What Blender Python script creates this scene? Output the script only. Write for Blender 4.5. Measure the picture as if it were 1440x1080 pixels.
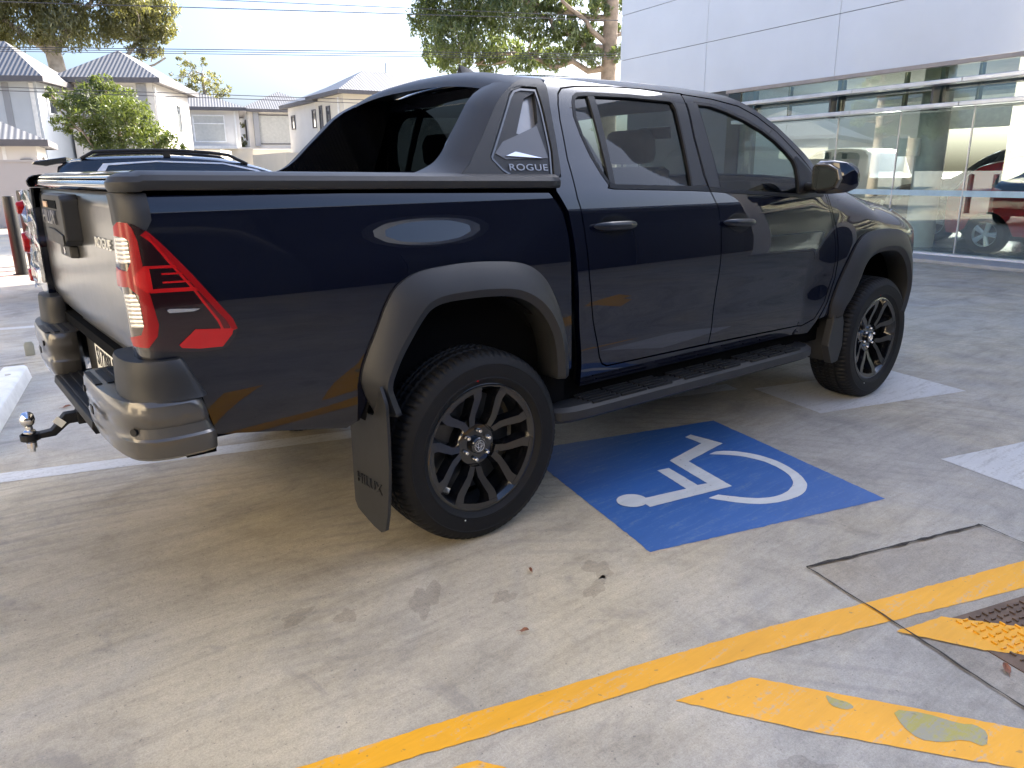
import bpy, bmesh, math, random
import numpy as np
from mathutils import Vector, Matrix, Euler
from mathutils.geometry import delaunay_2d_cdt
rd=math.radians
for o in list(bpy.data.objects): bpy.data.objects.remove(o)
SC_=bpy.context.scene; COL=SC_.collection

# ---------------- camera ----------------
cd=bpy.data.cameras.new('camera'); cam=bpy.data.objects.new('camera',cd); COL.objects.link(cam); SC_.camera=cam
cd.sensor_fit='HORIZONTAL'; cd.sensor_width=36.0; cd.lens=36.0*1058.887/1440.0; cd.clip_start=.05; cd.clip_end=3000
yaw,pit,rol=0.9035423936,-0.2741985237,-0.0096974833
f=Vector((math.cos(pit)*math.cos(yaw),math.cos(pit)*math.sin(yaw),math.sin(pit)))
r0=Vector((math.sin(yaw),-math.cos(yaw),0)); u0=r0.cross(f)
r=math.cos(rol)*r0+math.sin(rol)*u0; u=-math.sin(rol)*r0+math.cos(rol)*u0
M=Matrix((r,u,-f)).transposed().to_4x4(); M.translation=Vector((-1.626672,-3.213154,1.42054)); cam.matrix_world=M

# ---------------- sky, sun, exposure ----------------
SUN_AZ,SUN_EL=rd(8),rd(33)
w=bpy.data.worlds.new('World'); SC_.world=w; w.use_nodes=True
nt=w.node_tree; nt.nodes.clear()
sky=nt.nodes.new('ShaderNodeTexSky'); sky.sky_type='NISHITA'; sky.sun_disc=False
sky.sun_elevation=SUN_EL; sky.sun_rotation=rd(90)-SUN_AZ; sky.dust_density=6.5; sky.air_density=.9; sky.ozone_density=6.5
bg=nt.nodes.new('ShaderNodeBackground'); bg.inputs[1].default_value=0.092
out=nt.nodes.new('ShaderNodeOutputWorld'); nt.links.new(sky.outputs[0],bg.inputs[0]); nt.links.new(bg.outputs[0],out.inputs[0])
sl=bpy.data.lights.new('sun','SUN'); sl.energy=4.3; sl.angle=rd(.5); sl.color=(1,.90,.76)
so=bpy.data.objects.new('sun',sl); COL.objects.link(so)
sd=Vector((math.cos(SUN_EL)*math.cos(SUN_AZ),math.cos(SUN_EL)*math.sin(SUN_AZ),math.sin(SUN_EL)))
so.rotation_euler=sd.to_track_quat('Z','Y').to_euler(); so.location=sd*60
vs=SC_.view_settings; vs.view_transform='Standard'; vs.look='None'; vs.gamma=1; vs.exposure=2.56
SC_.cycles.max_bounces=8; SC_.cycles.transparent_max_bounces=16; SC_.cycles.glossy_bounces=5; SC_.cycles.caustics_reflective=False

# ---------------- materials ----------------
def nmat(name):
    m=bpy.data.materials.new(name); m.use_nodes=True; n=m.node_tree; n.nodes.clear()
    o=n.nodes.new('ShaderNodeOutputMaterial'); return m,n,o
def N(n,t,**k):
    x=n.nodes.new('ShaderNode'+t)
    for a,b in k.items():
        if a in x.inputs.keys() if hasattr(x.inputs,'keys') else False: x.inputs[a].default_value=b
        else: setattr(x,a,b)
    return x
def noise(n,scale,detail=6,rough=.6,coord='Object',vec=None,dist=0):
    if vec is None:
        tc=N(n,'TexCoord'); vec=tc.outputs[coord]
    t=N(n,'TexNoise'); t.inputs['Scale'].default_value=scale; t.inputs['Detail'].default_value=detail; t.inputs['Roughness'].default_value=rough; t.inputs['Distortion'].default_value=dist
    n.links.new(vec,t.inputs['Vector']); return t.outputs['Fac']
def ramp(n,fac,stops,mode='LINEAR'):
    r=N(n,'ValToRGB'); r.color_ramp.interpolation=mode; e=r.color_ramp.elements
    while len(e)>1: e.remove(e[-1])
    e[0].position=stops[0][0]; e[0].color=c4(stops[0][1])
    for p,c in stops[1:]:
        q=e.new(p); q.color=c4(c)
    n.links.new(fac,r.inputs[0]); return r.outputs[0]
def c4(c):
    if isinstance(c,(int,float)): c=(c,c,c)
    return (c[0],c[1],c[2],1)
def mixc(n,fac,a,b,mode='MIX'):
    m=N(n,'Mix'); m.data_type='RGBA'; m.blend_type=mode
    for s,v in ((0,fac),(6,a),(7,b)):
        if isinstance(v,bpy.types.NodeSocket): n.links.new(v,m.inputs[s])
        elif s==0: m.inputs[0].default_value=v
        else: m.inputs[s].default_value=c4(v)
    return m.outputs[2]
def mth(n,op,a,b=None,c=None):
    m=N(n,'Math'); m.operation=op
    for i,v in enumerate((a,b,c)):
        if v is None: continue
        if isinstance(v,bpy.types.NodeSocket): n.links.new(v,m.inputs[i])
        else: m.inputs[i].default_value=v
    return m.outputs[0]
def bump(n,h,strength=.2,dist=.01):
    b=N(n,'Bump'); b.inputs['Strength'].default_value=strength; b.inputs['Distance'].default_value=dist
    n.links.new(h,b.inputs['Height']); return b.outputs[0]
def P(name,col,rough=.5,metal=0,coat=0,var=.12,vs=6,bs=0,bscale=60,bdist=.002,spec=.5,em=None,coatr=.03,rvar=.08,cior=1.5):
    m,n,o=nmat(name); b=N(n,'BsdfPrincipled')
    f=noise(n,vs,5)
    lo=tuple(c*(1-var) for c in c4(col)[:3]); hi=tuple(min(1,c*(1+var)) for c in c4(col)[:3])
    n.links.new(ramp(n,f,[(.3,lo),(.7,hi)]),b.inputs['Base Color'])
    f2=noise(n,vs*2.7,4)
    n.links.new(mth(n,'MULTIPLY_ADD',f2,rvar,max(rough-rvar/2,0.0)),b.inputs['Roughness'])
    b.inputs['Metallic'].default_value=metal; b.inputs['Coat Weight'].default_value=coat; b.inputs['Coat Roughness'].default_value=coatr; b.inputs['Coat IOR'].default_value=cior
    b.inputs['Specular IOR Level'].default_value=spec
    if bs: n.links.new(bump(n,noise(n,bscale,3),bs,bdist),b.inputs['Normal'])
    if em: b.inputs['Emission Color'].default_value=c4(em[0]); b.inputs['Emission Strength'].default_value=em[1]
    n.links.new(b.outputs[0],o.inputs[0]); return m
def glass(name,tint,refl=1.0,ior=1.5,rough=0.0,add=0.0,rt=(1,1,1)):
    m,n,o=nmat(name); t=N(n,'BsdfTransparent'); t.inputs[0].default_value=c4(tint)
    g=N(n,'BsdfGlossy'); g.inputs['Roughness'].default_value=rough; g.inputs[0].default_value=c4(rt)
    lw=N(n,'LayerWeight'); lw.inputs[0].default_value=.5; f0=((ior-1)/(ior+1))**2
    fr=mth(n,'MULTIPLY_ADD',mth(n,'POWER',lw.outputs[1],5.0),1-f0,f0)
    fac=mth(n,'MINIMUM',mth(n,'MULTIPLY_ADD',fr,refl,add),.95)
    mx=N(n,'MixShader'); n.links.new(fac,mx.inputs[0]); n.links.new(t.outputs[0],mx.inputs[1]); n.links.new(g.outputs[0],mx.inputs[2])
    n.links.new(mx.outputs[0],o.inputs[0]); return m
def leafmat(name,a,b,tr=.45):
    m,n,o=nmat(name); tc=N(n,'TexCoord')
    f=noise(n,1.1,3,.6,vec=tc.outputs['Object']); f2=noise(n,14,2,.6,vec=tc.outputs['Object'])
    c=ramp(n,mth(n,'MULTIPLY_ADD',f2,.5,mth(n,'MULTIPLY',f,.5)),[(.32,a),(.66,b)])
    d=N(n,'BsdfDiffuse'); t=N(n,'BsdfTranslucent'); n.links.new(c,d.inputs[0])
    n.links.new(mixc(n,.5,c,(b[0]*1.5,b[1]*1.5,b[2]*.7)),t.inputs[0])
    g=N(n,'BsdfGlossy'); g.inputs['Roughness'].default_value=.45
    mx=N(n,'MixShader'); mx.inputs[0].default_value=tr; n.links.new(d.outputs[0],mx.inputs[1]); n.links.new(t.outputs[0],mx.inputs[2])
    m2=N(n,'MixShader'); m2.inputs[0].default_value=.06; n.links.new(mx.outputs[0],m2.inputs[1]); n.links.new(g.outputs[0],m2.inputs[2])
    n.links.new(m2.outputs[0],o.inputs[0]); return m

PAINT=P('navy_mica_paint',(.0012,.0021,.0085),.4,0.0,1.0,var=.08,vs=3,spec=.05,coatr=.006,rvar=.03,cior=1.58)
MATTE=P('matte_dark_grey_plastic',(.020,.0205,.022),.50,0,0,spec=.38,var=.06,bs=.12,bscale=900,bdist=.0004)
SATIN=P('satin_grey_trim',(.075,.075,.080),.34,.25,.35,var=.05,coatr=.18)
GATE=P('grey_tailgate_paint',(.062,.060,.058),.32,.3,.6,var=.05,coatr=.16)
BUMP=P('grey_bumper_paint',(.075,.071,.066),.30,.35,.8,var=.02,coatr=.10,rvar=.02)
RUB=P('tyre_rubber',(.0055,.0055,.006),.65,0,0,spec=.28,var=.2,vs=20,bs=.15,bscale=300,bdist=.0005)
BLK=P('black_plastic',(.009,.009,.010),.5,0,0,spec=.3)
GBLK=P('gloss_black',(.006,.006,.007),.12,0,.9)
UNDER=P('underbody_black',(.0025,.0025,.0028),.9,spec=.1)
CHROME=P('chrome',(.75,.75,.76),.08,1.0,0,var=.03)
STEEL=P('worn_steel',(.35,.34,.32),.35,1.0,0,var=.2)
RIMF=P('bronze_grey_wheel_face',(.052,.049,.045),.33,.6,.3,var=.04,coatr=.2)
RIMB=P('gloss_black_wheel',(.006,.006,.007),.12,.1,.9)
REDL=P('red_lens',(.24,.002,.004),.30,0,.35,spec=.25,var=.1,coatr=.02)
REDB=P('bright_red_lens',(.40,.003,.004),.25,0,.6,var=.1,coatr=.02)
MRED=P('mid_red_lens',(.085,.002,.003),.2,0,.6)
DRED=P('smoked_red_lens',(.012,.0008,.002),.12,0,.7,var=.1,coatr=.01)
def ribbed():
    m,n,o=nmat('ribbed_clear_lens'); b=N(n,'BsdfPrincipled'); tc=N(n,'TexCoord')
    wv=N(n,'TexWave'); wv.wave_type='BANDS'; wv.bands_direction='Z'; wv.inputs['Scale'].default_value=26; wv.inputs['Distortion'].default_value=.6
    n.links.new(tc.outputs['Object'],wv.inputs[0])
    n.links.new(ramp(n,wv.outputs[1],[(.1,(.30,.28,.25)),(.6,(.75,.72,.68))]),b.inputs['Base Color'])
    b.inputs['Roughness'].default_value=.15; b.inputs['Metallic'].default_value=.35; b.inputs['Coat Weight'].default_value=1
    n.links.new(bump(n,wv.outputs[1],.5,.004),b.inputs['Normal']); n.links.new(b.outputs[0],o.inputs[0]); return m
CLRL=ribbed()
GLR=glass('privacy_glass',(.30,.36,.36),1.0,1.52)
GLF=glass('door_glass',(.62,.70,.68),1.0,1.52)
GLB=glass('dark_rear_glass',(.035,.045,.055),1.1,1.52)
SHOWG=glass('showroom_glass',(.84,.91,.89),1.7,1.5,add=.075,rt=(.92,.98,.97))
SEAT=P('seat_fabric',(.022,.023,.026),.85)
BEIGE=P('beige_trim',(.42,.38,.32),.7)
MIRG=P('mirror_glass',(.05,.065,.085),.01,1.0,0,var=0,rvar=0)
WHITEP=P('white_paint',(.78,.78,.77),.3,0,.6)
SILV=P('silver_letter',(.26,.26,.27),.35,.7)
PLATE=P('plate_white',(.75,.75,.70),.4)
PBLK=P('plate_black',(.01,.01,.01),.5)
LEDW=P('light_grey_glint',(.62,.62,.64),.25,.8,.2)
HEADL=P('headlamp_clear',(.42,.42,.38),.08,.4,1.0,var=.3,vs=20)

def concrete(nm_='broomed_concrete',tint=(1,1,1)):
    m,n,o=nmat(nm_); b=N(n,'BsdfPrincipled'); tc=N(n,'TexCoord'); v=tc.outputs['Object']
    big=noise(n,.45,5,.55,vec=v,dist=.4); mid=noise(n,2.6,8,.62,vec=v,dist=.8)
    mp=N(n,'Mapping'); mp.inputs['Rotation'].default_value=(0,0,rd(14)); mp.inputs['Scale'].default_value=(3.0,26,1); n.links.new(v,mp.inputs[0])
    st=noise(n,2.2,10,.72,vec=mp.outputs[0],dist=.25)
    mp2=N(n,'Mapping'); mp2.inputs['Rotation'].default_value=(0,0,rd(-24)); mp2.inputs['Scale'].default_value=(2.2,30,1); n.links.new(v,mp2.inputs[0])
    st2=noise(n,1.6,8,.75,vec=mp2.outputs[0],dist=.4)
    mp4=N(n,'Mapping'); mp4.inputs['Rotation'].default_value=(0,0,rd(24)); mp4.inputs['Scale'].default_value=(.8,6.5,1); n.links.new(v,mp4.inputs[0])
    st3=noise(n,1.5,9,.68,vec=mp4.outputs[0],dist=.7)
    fine=noise(n,160,3,.7,vec=v); spk=noise(n,38,5,.75,vec=v)
    c=ramp(n,big,[(.32,(.300,.282,.252)),(.5,(.350,.330,.292)),(.68,(.400,.375,.325))])
    # tan stains, strengthened around the truck's tail to paint in warm light
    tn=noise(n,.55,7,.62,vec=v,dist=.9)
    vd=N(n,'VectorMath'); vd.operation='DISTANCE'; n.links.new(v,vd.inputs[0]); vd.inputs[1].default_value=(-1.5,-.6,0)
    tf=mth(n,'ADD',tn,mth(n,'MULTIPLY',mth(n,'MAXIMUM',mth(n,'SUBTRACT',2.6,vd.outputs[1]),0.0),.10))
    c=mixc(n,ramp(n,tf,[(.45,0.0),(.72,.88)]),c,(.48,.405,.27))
    c=mixc(n,.85,c,ramp(n,mid,[(.28,.72),(.5,1.0),(.72,1.16)]),'MULTIPLY')
    c=mixc(n,.6,c,ramp(n,st,[(.25,.80),(.5,1.0),(.75,1.13)]),'MULTIPLY')
    c=mixc(n,.68,c,ramp(n,st3,[(.30,.68),(.46,.96),(.70,1.16)]),'MULTIPLY')
    gr=noise(n,420,2,.6,vec=v); c=mixc(n,.6,c,ramp(n,gr,[(.35,.78),(.62,1.10)]),'MULTIPLY')
    c=mixc(n,.30,c,ramp(n,st2,[(.3,.78),(.55,1.0),(.7,1.1)]),'MULTIPLY')
    c=mixc(n,.8,c,ramp(n,spk,[(.3,.78),(.5,1.0),(.7,1.10)]),'MULTIPLY')
    c=mixc(n,.7,c,ramp(n,fine,[(.3,.70),(.6,1.08)]),'MULTIPLY')
    # dark blotches and pitting
    bl=noise(n,1.5,7,.68,vec=v,dist=1.2)
    c=mixc(n,ramp(n,bl,[(.585,0.0),(.66,.45)]),c,(.18,.165,.148))
    pit=noise(n,75,2,.5,vec=v)
    c=mixc(n,ramp(n,pit,[(.70,0.0),(.72,.6)]),c,(.10,.09,.08))
    # curved tyre scuffs
    wv=N(n,'TexWave'); wv.wave_type='RINGS'; wv.rings_direction='Z'; wv.inputs['Scale'].default_value=3.4; wv.inputs['Distortion'].default_value=1.2; wv.inputs['Detail'].default_value=4; wv.inputs['Detail Scale'].default_value=6
    mp3=N(n,'Mapping'); mp3.inputs['Location'].default_value=(2.2,4.4,0); n.links.new(v,mp3.inputs[0]); n.links.new(mp3.outputs[0],wv.inputs[0])
    msk=mth(n,'MULTIPLY',ramp(n,noise(n,.8,3,.5,vec=v),[(.48,0.0),(.62,1.0)]),ramp(n,wv.outputs[1],[(.72,0.0),(.95,.30)]))
    c=mixc(n,msk,c,(.17,.16,.15))
    # hairline cracks
    vo=N(n,'TexVoronoi'); vo.feature='DISTANCE_TO_EDGE'; vo.inputs['Scale'].default_value=.55
    dv=N(n,'TexNoise'); dv.inputs['Scale'].default_value=3; dv.inputs['Detail'].default_value=8; n.links.new(v,dv.inputs[0])
    va=N(n,'VectorMath'); va.operation='MULTIPLY_ADD'; n.links.new(dv.outputs[1],va.inputs[0]); va.inputs[1].default_value=(.5,.5,.5); n.links.new(v,va.inputs[2])
    n.links.new(va.outputs[0],vo.inputs['Vector'])
    cr=mth(n,'MULTIPLY',ramp(n,vo.outputs[0],[(.0,1.0),(.004,0.0)]),ramp(n,noise(n,.7,2,.5,vec=v),[(.58,0.0),(.66,.5)]))
    c=mixc(n,cr,c,(.09,.08,.07))
    c=mixc(n,1.0,c,tint,'MULTIPLY')
    n.links.new(c,b.inputs['Base Color'])
    n.links.new(ramp(n,mid,[(.3,.72),(.7,.52)]),b.inputs['Roughness'])
    h=mth(n,'ADD',mth(n,'MULTIPLY',fine,.4),mth(n,'ADD',mth(n,'MULTIPLY',st,.8),mth(n,'MULTIPLY',spk,.5)))
    n.links.new(bump(n,h,.6,.004),b.inputs['Normal']); n.links.new(b.outputs[0],o.inputs[0]); return m
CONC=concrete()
def marking(name,col,wear=.45,cc=(.33,.32,.30),dirt=.15,rough=.55,smear=True):
    m,n,o=nmat(name); b=N(n,'BsdfPrincipled'); tc=N(n,'TexCoord'); v=tc.outputs['Object']
    mp=N(n,'Mapping'); mp.inputs['Rotation'].default_value=(0,0,rd(14)); mp.inputs['Scale'].default_value=(1.6,12,1); n.links.new(v,mp.inputs[0])
    a=noise(n,2.5,9,.72,vec=mp.outputs[0],dist=.6); d=noise(n,70,4,.7,vec=v); big=noise(n,1.3,5,.6,vec=v)
    c=mixc(n,.7,c4(col)[:3],ramp(n,big,[(.3,.80),(.7,1.12)]),'MULTIPLY')
    c=mixc(n,.5,c,ramp(n,a,[(.3,.80),(.7,1.12)]),'MULTIPLY')
    t=1-wear
    c=mixc(n,ramp(n,mth(n,'MULTIPLY_ADD',d,.35,mth(n,'MULTIPLY',a,.65)),[(t-.02,0.0),(t+.10,.85)]),c,cc)
    p=noise(n,48,2,.5,vec=v); c=mixc(n,ramp(n,p,[(.70,0.0),(.73,dirt*3)]),c,(.12,.10,.08))
    n.links.new(c,b.inputs['Base Color']); b.inputs['Roughness'].default_value=rough
    n.links.new(bump(n,d,.2,.002),b.inputs['Normal']); n.links.new(b.outputs[0],o.inputs[0]); return m
YEL=marking('yellow_road_paint',(.76,.355,.004),.44)
BLU=marking('blue_road_paint',(.026,.108,.34),.465,cc=(.10,.17,.30))
WHT=marking('worn_white_road_paint',(.55,.55,.54),.49)
WHS=marking('white_symbol_paint',(.56,.58,.58),.36)
STAIN=marking('olive_dried_stain',(.36,.32,.06),.55,cc=(.26,.25,.21))
OIL=concrete('damp_concrete',(.80,.79,.78))
JNT=P('dirty_joint_filler',(.03,.026,.022),.9,var=.5,vs=30)
PATCH=concrete('cover_slab_concrete',(.86,.82,.77))
RUST=P('rusty_steel_grate',(.115,.075,.052),.6,.4,var=.35,vs=14,bs=.3,bscale=150)
KERB=P('white_painted_concrete',(.62,.62,.60),.7,var=.15,vs=8,bs=.3,bscale=90)
# ---------------- geometry helpers ----------------
def link(o,parent=None):
    COL.objects.link(o)
    if parent is not None: o.parent=parent
    return o
def tag(o,label=None,cat=None,group=None,kind=None):
    if label: o['label']=label
    if cat: o['category']=cat
    if group: o['group']=group
    if kind: o['kind']=kind
    return o
def empty(name,loc=(0,0,0),rz=0,label=None,cat=None,group=None):
    o=bpy.data.objects.new(name,None); o.empty_display_size=.2; link(o); o.location=loc; o.rotation_euler=(0,0,rz)
    return tag(o,label,cat,group)
def copy_tree(o,parent=None):
    c=o.copy(); COL.objects.link(c)
    if parent is not None: c.parent=parent
    for ch in list(o.children): copy_tree(ch,c)
    return c
class MB:
    def __init__(s): s.v=[]; s.f=[]; s.m=[]
    def add(s,v,f,mi=0):
        b=len(s.v); s.v+= [tuple(x) for x in v]; s.f+=[tuple(b+i for i in q) for q in f]; s.m+=[mi]*len(f); return s
    def box(s,x0,x1,y0,y1,z0,z1,mi=0):
        v=[(x,y,z) for z in (z0,z1) for y in (y0,y1) for x in (x0,x1)]
        return s.add(v,[(0,2,3,1),(4,5,7,6),(0,1,5,4),(1,3,7,5),(3,2,6,7),(2,0,4,6)],mi)
    def obox(s,c,half,rot,mi=0):
        R=rot if isinstance(rot,Matrix) else Euler(rot).to_matrix(); c=Vector(c)
        v=[c+R@Vector((x*half[0],y*half[1],z*half[2])) for z in (-1,1) for y in (-1,1) for x in (-1,1)]
        return s.add(v,[(0,2,3,1),(4,5,7,6),(0,1,5,4),(1,3,7,5),(3,2,6,7),(2,0,4,6)],mi)
    def tube(s,pts,rad,n=10,mi=0,cap=True):
        pts=[Vector(p) for p in pts]; R=rad if isinstance(rad,(list,tuple)) else [rad]*len(pts)
        rings=[]; up=None
        for i,p in enumerate(pts):
            t=(pts[min(i+1,len(pts)-1)]-pts[max(i-1,0)]).normalized()
            if up is None:
                up=Vector((0,0,1)) if abs(t.z)<.9 else Vector((1,0,0))
            a=t.cross(up).normalized(); up=a.cross(t).normalized()
            rings.append([p+R[i]*(math.cos(k*2*math.pi/n)*a+math.sin(k*2*math.pi/n)*up) for k in range(n)])
        v=[q for r_ in rings for q in r_]; F=[]
        for i in range(len(pts)-1):
            for k in range(n):
                a=i*n+k; b=i*n+(k+1)%n; F.append((a,b,b+n,a+n))
        if cap: F.append(tuple(range(n-1,-1,-1))); F.append(tuple((len(pts)-1)*n+k for k in range(n)))
        return s.add(v,F,mi)
    def lathe(s,prof,n=48,axis='y',c=(0,0,0),mi=0,close=False):
        # prof: (radius, h along axis)
        v=[];F=[]
        for (r_,h) in prof:
            for k in range(n):
                a=2*math.pi*k/n; x,y=r_*math.cos(a),r_*math.sin(a)
                q={'y':(x,h,y),'z':(x,y,h),'x':(h,x,y)}[axis]; v.append((q[0]+c[0],q[1]+c[1],q[2]+c[2]))
        L=len(prof)
        for i in range(L if close else L-1):
            for k in range(n):
                a=i*n+k;b=i*n+(k+1)%n; j=((i+1)%L)*n
                F.append((a,b,j+(k+1)%n,j+k))
        return s.add(v,F,mi)
    def prism(s,poly,axis,a,b,mi=0,sc=1.0):
        # poly 2D extruded along axis from a to b; sc scales the b end about centroid
        n=len(poly); cx=sum(p[0] for p in poly)/n; cy=sum(p[1] for p in poly)/n
        def mk(p,h):
            return {'x':(h,p[0],p[1]),'y':(p[0],h,p[1]),'z':(p[0],p[1],h)}[axis]
        v=[mk(p,a) for p in poly]+[mk((cx+(p[0]-cx)*sc,cy+(p[1]-cy)*sc),b) for p in poly]
        F=[tuple(range(n-1,-1,-1)),tuple(range(n,2*n))]+[(i,(i+1)%n,n+(i+1)%n,n+i) for i in range(n)]
        return s.add(v,F,mi)
    def grid(s,rows,mi=0,closed=False):
        nr=len(rows); nc=len(rows[0]); v=[q for r_ in rows for q in r_]; F=[]
        for i in range(nr-1):
            for j in range(nc if closed else nc-1):
                F.append((i*nc+j,i*nc+(j+1)%nc,(i+1)*nc+(j+1)%nc,(i+1)*nc+j))
        return s.add(v,F,mi)
    def build(s,name,mats,parent=None,smooth=0,bevel=0,seg=2,fix=True,solid=0):
        me=bpy.data.meshes.new(name); me.from_pydata(s.v,[],s.f)
        if not isinstance(mats,(list,tuple)): mats=[mats]
        for m in mats: me.materials.append(m)
        me.polygons.foreach_set('material_index',s.m)
        if fix or bevel:
            bm=bmesh.new(); bm.from_mesh(me)
            if fix: bmesh.ops.recalc_face_normals(bm,faces=bm.faces)
            if bevel:
                es=[e for e in bm.edges if len(e.link_faces)==2 and e.calc_face_angle(0)>rd(28)]
                bmesh.ops.bevel(bm,geom=es,offset=bevel,segments=seg,profile=.6,affect='EDGES',clamp_overlap=True)
            bm.to_mesh(me); bm.free()
        if smooth:
            for p in me.polygons: p.use_smooth=True
            me.set_sharp_from_angle(angle=rd(smooth))
        me.update(); o=bpy.data.objects.new(name,me); link(o,parent)
        if solid:
            md=o.modifiers.new('thick','SOLIDIFY'); md.thickness=solid; md.offset=-1
        return o
def chaikin(p,it=1,closed=True):
    for _ in range(it):
        q=[]; n=len(p)
        rng=range(n) if closed else range(n-1)
        if not closed: q.append(p[0])
        for i in rng:
            a=p[i];b=p[(i+1)%n]
            q.append(tuple(.78*x+.22*y for x,y in zip(a,b))); q.append(tuple(.22*x+.78*y for x,y in zip(a,b)))
        if not closed: q.append(p[-1])
        p=q
    return p
def resample(p,n,closed=False):
    P_=[Vector(x) for x in p]
    if closed: P_.append(P_[0])
    L=[0]
    for i in range(1,len(P_)): L.append(L[-1]+(P_[i]-P_[i-1]).length)
    out=[]; m=n if closed else n-1
    for k in range(n):
        t=L[-1]*k/m; i=0
        while i<len(L)-2 and L[i+1]<t: i+=1
        s_=(t-L[i])/max(L[i+1]-L[i],1e-9); out.append(tuple(P_[i].lerp(P_[i+1],s_)))
    return out
def densify(p,sp):
    o=[]; n=len(p)
    for i in range(n):
        a=p[i];b=p[(i+1)%n]; d=math.hypot(a[0]-b[0],a[1]-b[1]); k=max(1,int(d/sp+.5))
        for j in range(k): o.append((a[0]+(b[0]-a[0])*j/k,a[1]+(b[1]-a[1])*j/k))
    return o
def inpoly(px,py,poly):
    r_=np.zeros(len(px),bool); n=len(poly)
    for i in range(n):
        x0,y0=poly[i];x1,y1=poly[(i+1)%n]
        if y0==y1: continue
        c=((y0>py)!=(y1>py))&(px<(x1-x0)*(py-y0)/(y1-y0)+x0); r_^=c
    return r_
def area(p): return sum(p[i][0]*p[(i+1)%len(p)][1]-p[(i+1)%len(p)][0]*p[i][1] for i in range(len(p)))/2
def mnorm(m,u_,z_):
    e=2e-4; a=Vector(m(u_-e,z_)); b=Vector(m(u_+e,z_)); c=Vector(m(u_,z_-e)); d=Vector(m(u_,z_+e))
    return (b-a).cross(d-c).normalized()
def panel(name,m,out_,mat,parent=None,holes=(),off=0,depth=.02,sp=.03,sm=0,hsm=0,back=False,sides=(1,-1),rimmat=None,vsp=None,lab=None):
    """A pressed sheet: the outline in (u,z) laid on the surface m, edges folded inwards by depth. Returns objects, near side first."""
    if sm: out_=chaikin(out_,sm)
    H=[chaikin(h,hsm) if hsm else h for h in holes]
    bs=vsp or sp*.8
    if area(out_)<0: out_=out_[::-1]
    loops=[densify(out_,bs)]+[densify(h if area(h)<0 else h[::-1],bs) for h in H]
    pts=[];ed=[]
    for lp in loops:
        b=len(pts); pts+=lp; ed+=[(b+i,b+(i+1)%len(lp)) for i in range(len(lp))]
    A=np.array(pts); mn=A.min(0);mx=A.max(0)
    gx,gy=np.meshgrid(np.arange(mn[0]+sp*.5,mx[0],sp),np.arange(mn[1]+sp*.5,mx[1],sp)); gx=gx.ravel();gy=gy.ravel()
    if len(gx):
        k=inpoly(gx,gy,loops[0])
        for h in loops[1:]: k&=~inpoly(gx,gy,h)
        gx=gx[k];gy=gy[k]
    if len(gx):
        d=np.min(np.hypot(gx[:,None]-A[:,0][None],gy[:,None]-A[:,1][None]),axis=1); k=d>sp*.45; gx=gx[k];gy=gy[k]
    allp=[Vector(p) for p in pts]+[Vector((x,y)) for x,y in zip(gx,gy)]
    R_=delaunay_2d_cdt(allp,ed,[],0,1e-7); V=R_[0]; F=[tuple(q) for q in R_[2]]
    cx=np.array([sum(V[i].x for i in q)/3 for q in F]); cy=np.array([sum(V[i].y for i in q)/3 for q in F])
    k=inpoly(cx,cy,loops[0])
    for h in loops[1:]: k&=~inpoly(cx,cy,h)
    F=[q for q,t in zip(F,k) if t]
    F=[q if ((V[q[1]]-V[q[0]]).cross(V[q[2]]-V[q[0]]))>0 else (q[0],q[2],q[1]) for q in F]
    used=sorted({i for q in F for i in q}); mp={i:j for j,i in enumerate(used)}
    NN=[mnorm(m,V[i].x,V[i].y) for i in used]
    vv=[Vector(m(V[i].x,V[i].y))+n_*off for i,n_ in zip(used,NN)]
    ff=[tuple(mp[i] for i in q) for q in F]; nf=len(ff); nl=len(vv); kinds=[0]*nf
    if back:
        b=len(vv); vv+=[vv[j]-NN[j]*depth for j in range(nl)]; ff+=[(q[2]+b,q[1]+b,q[0]+b) for q in ff[:nf]]; kinds+=[1]*nf
    for lp in loops:
        b=len(vv); n=len(lp); ns=[mnorm(m,*q) for q in lp]
        vv+=[Vector(m(*q))+k_*off for q,k_ in zip(lp,ns)]; vv+=[Vector(m(*q))+k_*(off-depth) for q,k_ in zip(lp,ns)]
        ff+=[(b+i,b+n+i,b+n+(i+1)%n,b+(i+1)%n) for i in range(n)]; kinds+=[2]*n
    res=[]
    for sgn in sides:
        me=bpy.data.meshes.new(name)
        vs_=[tuple(q) if sgn==1 else (q[0],-q[1],q[2]) for q in vv]; fs=ff if sgn==1 else [tuple(reversed(q)) for q in ff]
        me.from_pydata(vs_,[],fs); me.materials.append(mat)
        if rimmat: me.materials.append(rimmat)
        for p_,kd in zip(me.polygons,kinds):
            p_.use_smooth=True
            if kd and rimmat: p_.material_index=1
        cn=[(0,0,0)]*len(me.loops)
        for p_,kd in zip(me.polygons,kinds):
            for li in p_.loop_indices:
                vi=me.loops[li].vertex_index
                if kd==0: n_=NN[vi]; cn[li]=(n_.x,n_.y*sgn,n_.z)
                elif kd==1: n_=NN[vi-nl]; cn[li]=(-n_.x,-n_.y*sgn,-n_.z)
        me.set_sharp_from_angle(angle=rd(50))
        me.normals_split_custom_set(cn); me.update()
        o=bpy.data.objects.new(name,me); link(o,parent)
        if lab: o['label']=lab
        res.append(o)
    return res
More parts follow.
